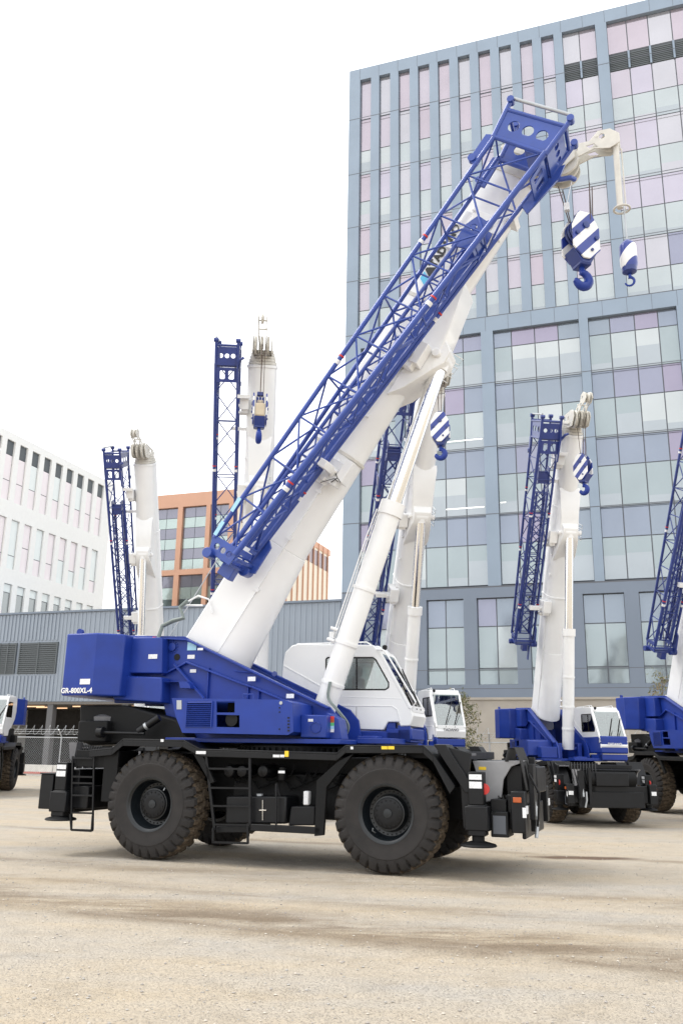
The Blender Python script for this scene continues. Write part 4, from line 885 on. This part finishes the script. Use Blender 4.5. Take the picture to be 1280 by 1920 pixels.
    for x0, x1, z in ((4.6, 10.0, 22.9), (4.6, 10.0, 18.0), (11.1, 12.2, 18.2)): k.box(x0, x1, .318, .322, z, z+.07)
    k.build('ceiling_lamp_strip', mat('lamp_strip', (.8, .8, .75), .5, emit=(1, .97, .88, 1.0)), T, smooth=False)
tower()
def low_building():
    T = empty('low_metal_building', ORG, GA); tag(T, 'long low building in ribbed blue grey metal siding, left of the tower', 'building')
    SID = mat('ribbed_siding', (.26, .30, .355), .5, metal=.15, var=.05, vs=.3)
    k = MB(); X0 = -60.; k.box(X0, -.02, .25, 9, 5.2, 11.95); k.build('wall', SID, T, smooth=False)
    k = MB(); x = X0; skip = [(-28.4, -26.8), (-26.5, -23.0), (-32, -28.8)]
    while x < -.3:
        z1 = 11.9; 
        if any(a-.2 < x < b+.05 for a, b in skip): k.box(x, x+.16, .19, .25, 9.85, z1); k.box(x, x+.16, .19, .25, 5.25, 7.15)
        else: k.box(x, x+.16, .215, .25, 5.25, z1)
        x += .42 if x > -21 else .34
    k.build('siding_rib', SID, T, smooth=False)
    k = MB(); k.box(X0, -.02, .1, .6, 11.95, 12.1); k.build('coping', CLADL, T, smooth=False)
    for a, b in skip:
        k = MB(); k.box(a, b, .22, .245, 7.3, 9.7); 
        for s in range(15): k.box(a+.05, b-.05, .12, .2, 7.34+s*.157, 7.42+s*.157)
        for xx in (a, (a+b)/2-.04, b-.08): k.box(xx, xx+.08, .10, .21, 7.3, 9.7)
        k.build('louvre', LOUV, T, smooth=False)
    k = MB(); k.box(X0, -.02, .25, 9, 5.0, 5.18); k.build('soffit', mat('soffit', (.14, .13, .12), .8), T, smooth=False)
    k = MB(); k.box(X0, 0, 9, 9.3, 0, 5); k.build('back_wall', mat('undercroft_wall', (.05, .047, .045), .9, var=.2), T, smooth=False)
    for i in range(9):
        k = MB(); x = -4-6.5*i; k.box(x, x+.5, .3, .8, 0, 5); k.build('column', mat('column', (.12, .12, .125), .8), T, smooth=False)
    WD = mat('warm_lamp', (.8, .5, .3), .5, emit=(1, .62, .36, .9))
    for i in range(6):
        for jn in range(3):
            k = MB(); x = -26.3+4.4*i+jn*.1; y = 1.2+jn*1.3; k.box(x, x+1.8, y, y+.10, 4.85, 4.93); k.build('strip_lamp', WD, T, smooth=False)
low_building()
def white_building():
    T = empty('white_office_building', ORG+Vector((cos(GA)*-32, sin(GA)*-32, 0)), GA); tag(T, 'white office block with rows of tall narrow windows at the left', 'office building')
    WH = mat('white_panel', (.86, .86, .84), .6, var=.02); y0, y1 = -.5, 18.8
    ops = [(.60+1.727*i, .60+1.727*i+1.08) for i in range(10)]
    k = MB(); k.box(-18, -.5, .4, y1, 0, 28.3); k.build('core', SHAD, T, smooth=False)
    k = MB(); zb = [(0, 11.0), (15.5, 16.7), (21.15, 22.6), (28.0, 28.6)]
    k.box(-.5, 0, .35, y1, 0, 11); k.box(-.5, 0, .35, y1, 15.45, 16.75); k.box(-.5, 0, .35, y1, 21.1, 22.6); k.box(-.5, 0, .35, y1, 28.0, 28.7)
    for za, zc in ((11, 15.45), (16.75, 21.1), (22.6, 28.0)):
        y = .35
        for a, b in ops: k.box(-.5, 0, y, a, za, zc); y = b
        k.box(-.5, 0, y, y1, za, zc)
    k.box(-18, -.5, y1-.02, y1, 0, 28.7); k.box(-18, 0, .2, .35, 12, 28.7); k.build('facade', WH, T, smooth=False)
    PK = [mat('glass_pink_white', (.86, .79, .81), .3), mat('glass_green_white', (.79, .84, .83), .3), gl_mat('glass_dim', (.30, .32, .32)), LOUV, JOINT]
    for r, (za, zc) in enumerate(((11, 15.45), (16.75, 21.1), (22.6, 28.0))):
        for a, b in ops:
            k = MB(); k.mi = 4; k.box(-.22, -.2, a, b, za, zc)
            def pn(z0, z1, mi, x=-.17):
                k.mi = mi; j = random.uniform(-.003, .003); k._f([k.bm.verts.new(p) for p in ((x+j, a+.05, z0+.03), (x, b-.05, z0+.03), (x+j, b-.05, z1-.03), (x, a+.05, z1-.03))])
            if r == 2:
                pn(26.7, zc, 3); zm = 24.4; pn(zm, 26.7, random.choice((0, 0, 1))); pn(za, zm, 0)
            elif r == 1: zm = za+random.choice((1.2, 1.5, 2.2)); pn(zm, zc, random.choice((0, 1))); pn(za, zm, random.choice((0, 1)))
            else: zm = 14.7; pn(zm, zc, 1); pn(za, zm, 2)
            k.build('window', PK, T, smooth=False)
white_building()
def copper_building():
    T = empty('copper_office_building', ORG, GA); tag(T, 'copper framed office building with glass bays in the distance', 'office building')
    CO = mat('copper_panel', (.60, .34, .23), .5, metal=.1, var=.06, vs=.3); DG = [gl_mat('copper_glass_green', (.42, .50, .48)), gl_mat('copper_glass_slate', (.25, .25, .30)), JOINT, gl_mat('copper_glass_dark', (.10, .13, .13))]
    xa, xb, Y = -41.0, -28.3, 40.
    k = MB(); k.box(xa+.3, xb-.3, Y+.5, 76, 0, 33.4); k.build('core', SHAD, T, smooth=False)
    bays = [(-39.9, -36.3), (-35.6, -32.2), (-31.6, -29.0)]
    k = MB(); k.box(xa, xb, Y, Y+.5, 32.2, 34.0)
    for z0, z1 in ((0, 14), (23.2, 23.9)): k.box(xa, xb, Y, Y+.5, z0, z1)
    for z0, z1 in ((14, 23.2), (23.9, 32.2)):
        x = xa
        for a, b in bays: k.box(x, a, Y, Y+.5, z0, z1); x = b
        k.box(x, xb, Y, Y+.5, z0, z1)
    k.box(xb-.3, xb, Y+.5, 76.6, 0, 19.2); k.box(xb-.3, xb, Y+.5, 76.6, 33.0, 34.0); k.build('facade', CO, T, smooth=False)
    for a, b in bays:
        for z0, z1 in ((14, 23.2), (23.9, 32.2)):
            k = MB(); z = z0; i = 0; dz = (z1-z0)/6
            k.mi = 2; k.box(a, b, Y+.42, Y+.46, z0, z1)
            while z < z1-.1:
                for n_ in range(2):
                    x0 = a+(b-a)*n_/2; pane(k, x0, x0+(b-a)/2, z, z+dz, Y+.4, (3 if z < 19 else (0 if i % 2 == 0 else 1)), .004)
                z += dz; i += 1
            k.build('window', DG, T, smooth=False)
    CR = mat('cream_panel', (.78, .73, .62), .6, var=.04)
    k = MB(); k.box(xb-.28, xb-.1, Y+.5, 76.2, 19.2, 33.0); k.build('cream_wall', CR, T, smooth=False)
    k = MB(); k.box(xb-.098, xb-.06, Y+2, 76, 30.2, 32.6); k.build('dark_window_strip', gl_mat('strip_glass', (.22, .17, .18)), T, smooth=False)
    y = Y+.8
    while y < 76.5: 
        k = MB(); k.box(xb-.1, xb+.12, y, y+.15, 19.2, 33.9); k.build('fin', CO, T, smooth=False); y += 2.15
copper_building()
# ------------------------------------------------------------------ fence, barrier, trees
def fence():
    T = empty('chain_link_fence', ORG, GA); tag(T, 'galvanised chain link fence topped with coiled wire in front of the low building', 'fence')
    y = -6.; x0, x1 = -34., 30.
    k = MB(); s = .17; h = 2.45; n = int((x1-x0)/s)
    for i in range(-int(h/s), n):
        for sg in (1, -1):
            xa = x0+i*s; pa = [xa, 0.05] if sg > 0 else [xa+h, .05]; pb = [xa+h, h] if sg > 0 else [xa, h]
            if min(pa[0], pb[0]) < x0 or max(pa[0], pb[0]) > x1: continue
            a = Vector((pa[0], y, pa[1])); b = Vector((pb[0], y, pb[1])); d = .0045
            vs = [k.bm.verts.new(p) for p in (a+Vector((d, 0, 0)), a+Vector((-d, d, 0)), a+Vector((-d, -d, 0)), b+Vector((d, 0, 0)), b+Vector((-d, d, 0)), b+Vector((-d, -d, 0)))]
            k._f([vs[0], vs[1], vs[4], vs[3]]); k._f([vs[1], vs[2], vs[5], vs[4]]); k._f([vs[2], vs[0], vs[3], vs[5]])
    k.build('wire_mesh', STEEL, T, smooth=False)
    k = MB(); k.tube([(x0, y, 2.5), (x1, y, 2.5)], .035, 8); k.build('top_rail', STEEL, T)
    x = -33.6; 
    while x < x1:
        k = MB(); k.tube([(x, y, 0), (x, y, 2.55), (x+.05, y-.45, 3.0)], .045, 8); k.build('fence_post', STEEL, T); x += 4.05+.0
    k = MB()
    for zz, yy in ((2.72, -.15), (2.86, -.3), (3.0, -.45)): k.tube([(x0, y+yy, zz), (x1, y+yy, zz)], .006, 4)
    k.build('barbed_wire', STEEL, T)
    k = MB(); pts = []; nn = int((x1-x0)/.62)*16
    for i in range(nn): a = 2*pi*i/16; pts.append((x0+.62*i/16+.12*sin(a), y-.2+.1*cos(a), 2.98+.3*sin(a)))
    k.tube(pts, .012, 4); k.build('coiled_wire', STEEL, T)
fence()
def barrier():
    for i in range(5):
        x = -27.5+i*3.05; T = empty('road_barrier', ORG+Matrix.Rotation(GA, 3, 'Z') @ Vector((x, -5.2, 0)), GA)
        tag(T, 'white low road barrier with a red stripe at the foot of the chain link fence', 'barrier', 'white barriers along the fence foot')
        k = MB(); k.prism([(-.22, 0), (.22, 0), (.12, .3), (.08, .72), (-.08, .72), (-.12, .3)], 0, 3.0, ax='x'); k.build('barrier_body', mat('barrier_white', (.62, .60, .56), .7, var=.08), T, bevel=.02)
        k = MB(); k.prism([(-.235, .14), (-.19, .14), (-.155, .27), (-.175, .27)], 0.02, 2.98, ax='x'); k.build('red_stripe', mat('faded_red', (.42, .14, .11), .7), T, smooth=False)
barrier()
def tree(loc, h, w, seed, label, cols, nleaf=1500):
    rnd = random.Random(seed); T = empty('young_tree', loc); tag(T, label, 'tree', 'young trees along the fence')
    k = MB(); pts = [(.05*sin(i), .05*cos(i*1.3), h*i/7) for i in range(8)]; k.tube(pts, .07, 8, .012)
    tips = []
    for i in range(26):
        z = h*(.22+.74*i/26); a = i*2.4+rnd.random(); L = w*(1.1-(z/h)*.75)*rnd.uniform(.6, 1.1); p0 = Vector((0, 0, z)); p1 = p0+Vector((cos(a)*L*.5, sin(a)*L*.5, L*.45)); p2 = p0+Vector((cos(a)*L*.9, sin(a)*L*.9, L*.75))
        k.tube([p0, p1, p2], .02, 5, .005); tips += [(p0, p1), (p1, p2), (p1, p2)]
    k.build('trunk', mat('bark', (.16, .13, .10), .9, var=.2, vs=8), T)
    k = MB()
    for i in range(nleaf):
        a, b = rnd.choice(tips); c = a.lerp(b, rnd.random())+Vector((rnd.gauss(0, .14), rnd.gauss(0, .14), rnd.gauss(0, .16))); s = rnd.uniform(.05, .11); k.mi = rnd.randrange(len(cols))
        u = Vector((rnd.gauss(0, 1), rnd.gauss(0, 1), rnd.gauss(0, 1))).normalized(); v_ = u.orthogonal().normalized(); v_.rotate(Matrix.Rotation(rnd.random()*6, 3, u))
        n_ = u.cross(v_); k._f([k.bm.verts.new(c+q) for q in (-v_*s, n_*s*.35, v_*s, -n_*s*.35)])
    k.build('crown', cols, T, smooth=False)
LEAF = [mat('leaf_olive', (.10, .115, .045), .6), mat('leaf_dark', (.06, .075, .03), .6), mat('leaf_yellow', (.20, .18, .07), .6), mat('leaf_tan', (.22, .17, .09), .7)]
def gp(x, y): return ORG+Matrix.Rotation(GA, 3, 'Z') @ Vector((x, y, 0))
tree(gp(9.6, -8), 5.0, 1.9, 5, 'young olive green tree in front of the beige concrete wall, beside the white cab', LEAF[:3], 2300)
tree(gp(20.3, -6.8), 6.2, 1.6, 9, 'thin yellowish tree behind the blue turrets at the right', [LEAF[2], LEAF[3], LEAF[0]], 1000)
# ------------------------------------------------------------------ the cranes
def crane(name, loc, rz, ang, label, group=None, sc=1., main=False, lower_blue=False, jib=True, steer=0, **bk):
    r = empty(name, loc, rz, sc); tag(r, label, 'mobile crane', group)
    for x in (-2.2, 2.2):
        for s in (-1, 1): wheel(r, x, s*1.27, s, steer if x > 0 else 0)
    carrier(r, main); superstructure(r, main); cab(r, lower_blue, main)
    S, T = boom(r, ang, main, jib, **bk)
    return r, S, T
def to_world(loc, rz, sc, p): return Vector(loc)+Matrix.Rotation(rz, 3, 'Z') @ (Vector(p)*sc)
# main crane
r, S, T = crane('rough_terrain_crane', MC_LOC, MC_RZ, R(56.5), 'large blue and white crane with black chassis and raised boom, standing alone in the foreground', main=True)
def ropes(root, pairs, rad=.011, name='hoist_rope', mt=ROPE):
    k = MB()
    for a, b in pairs: k.tube([a, b], rad, 6)
    k.build(name, mt, root)
hb = to_world(MC_LOC, MC_RZ, 1, (5.70, 0, 11.72)); hook_block(hb, MC_RZ+R(38), 'large blue and white striped hook block hanging from the tip of the foreground crane', None, 1.0)
zt = 12.17
ropes(r, [((5.35, -.1, 12.95), (5.52, -.12, zt-.1)), ((5.42, .05, 12.95), (5.55, .02, zt-.1)), ((5.95, -.1, 12.9), (5.92, -.1, zt-.1)), ((5.99, .05, 12.9), (5.96, .0, zt-.1))])
k = MB(); k.tube([(5.62, -.25, 12.9), (5.5, -.25, 12.4)], .008, 5); k.box(5.45, 5.55, -.3, -.2, 12.26, 12.42); k.build('overwind_weight', DECAL, r)
# auxiliary hook
def ball_hook(p, label):
    h = empty('ball_hook', p, MC_RZ, 1.12); tag(h, label, 'hook')
    k = MB(); k.lathe([(.03, .36), (.06, .34), (.13, .26), (.145, .22), (.145, -.12), (.12, -.2), (.06, -.24), (.04, -.3)], (0, 0, 0), (0, 0, 1), 24); k.build('hook_weight', STRIPE2, h)
    k = MB(); k.lathe([(.13, -.14), (.12, -.26), (.05, -.3)], (0, 0, 0), (0, 0, 1), 20); k.build('swivel', BLUD, h)
    k = MB(); pts = [(0, 0, -.28), (0, 0, -.36)]+[(-.01+.075*cos(R(100-i*22)), 0, -.44+.08*sin(R(100-i*22))) for i in range(13)]; k.tube(pts, .03, 8, .014); k.build('hook', BLUE, h)
    return h
bh = (6.57, 0, 11.14); ball_hook(to_world(MC_LOC, MC_RZ, 1, bh), 'small striped cylindrical hook weight hanging at the far right of the foreground boom tip')
k = MB(); k.tube([(6.54, 0, 13.72), (6.57, 0, 11.5)], .016, 6); k.build('auxiliary_rope', STEEL, r)
k = MB(); k.tube([(6.50, -.03, 13.75), (6.49, -.03, 12.25)], .058, 12); k.tube([(6.60, .06, 13.65), (6.60, .06, 12.25)], .014, 8)
k.lathe([(.13, -.012), (.17, -.012), (.17, .012), (.13, .012)], (6.52, 0, 12.24), (0, 0, 1), 24, closed=True); k.build('overwind_switch_rod', WCAST, r)
# cranes behind
GRP = 'blue and white cranes parked in a row behind the foreground crane'
def back(loc, rz, ang, sc, label, hook=None, **kw):
    r, S, T = crane('rough_terrain_crane', loc, rz, ang, label, GRP, sc, **kw)
    if hook:
        drop, hl, hs, hrz = hook; q = Vector((S.x+.02, 0, S.z-drop)); ropes(r, [((S.x-.28, 0, S.z-.2), (S.x-.12, 0, q.z+.5*hs)), ((S.x+.3, 0, S.z-.1), (S.x+.15, 0, q.z+.5*hs)), ((S.x+.3, .1, S.z-.1), (S.x+.1, .1, q.z+.5*hs))], .012)
        hb_ = hook_block(to_world(loc, rz, sc, q), rz+hrz, hl, 'hook blocks of the parked cranes', hs*sc)
        if 'cream' in hl:
            k = MB(); k.box(.10, .30, -.15, .15, -.30, .12); k.box(.12, .26, -.10, .10, .10, .24); k.build('canvas_pouch', CREAM, hb_, bevel=.04)
    return r
back((2.25, 31.0, 0), R(-82), R(56), 1, 'crane with all white cab and white boom, partly hidden right behind the foreground crane', (1.75, 'striped hook block beside the chrome cylinder rod of the foreground crane', .95, R(70)))
back((-2.94, 29.9, 0), R(-86), R(68), 1, 'crane with tall white boom seen end on, left of the foreground crane\'s slanting jib', (2.3, 'hook block with a cream pouch, hanging before the tall end on white boom', 1.05, R(4)), bw=1.22, inner=False)
back((-8.85, 40.6, 0), R(-93), R(66), 1, 'crane with pale boom rising behind the blue counterweight, before the copper building', bw=1.1)
back((7.22, 28.9, 0), R(-85), R(66), .85, 'smaller crane with white and blue cab under its leaning boom at right', (1.9, 'small blue hook block hanging beside the leaning boom at right', .95, R(40)), lower_blue=True, Ltip=11.75, f0=1.0, h0=-.45)
back((12.95, 30.6, 0), R(-80), R(65.5), 1, 'crane cut off by the right edge, dark blue jib hanging down', lower_blue=True)
back((-15.6, 38.5, 0), R(-80), R(62), 1, 'crane at the far left edge with only its white cab and blue counterweight in view')
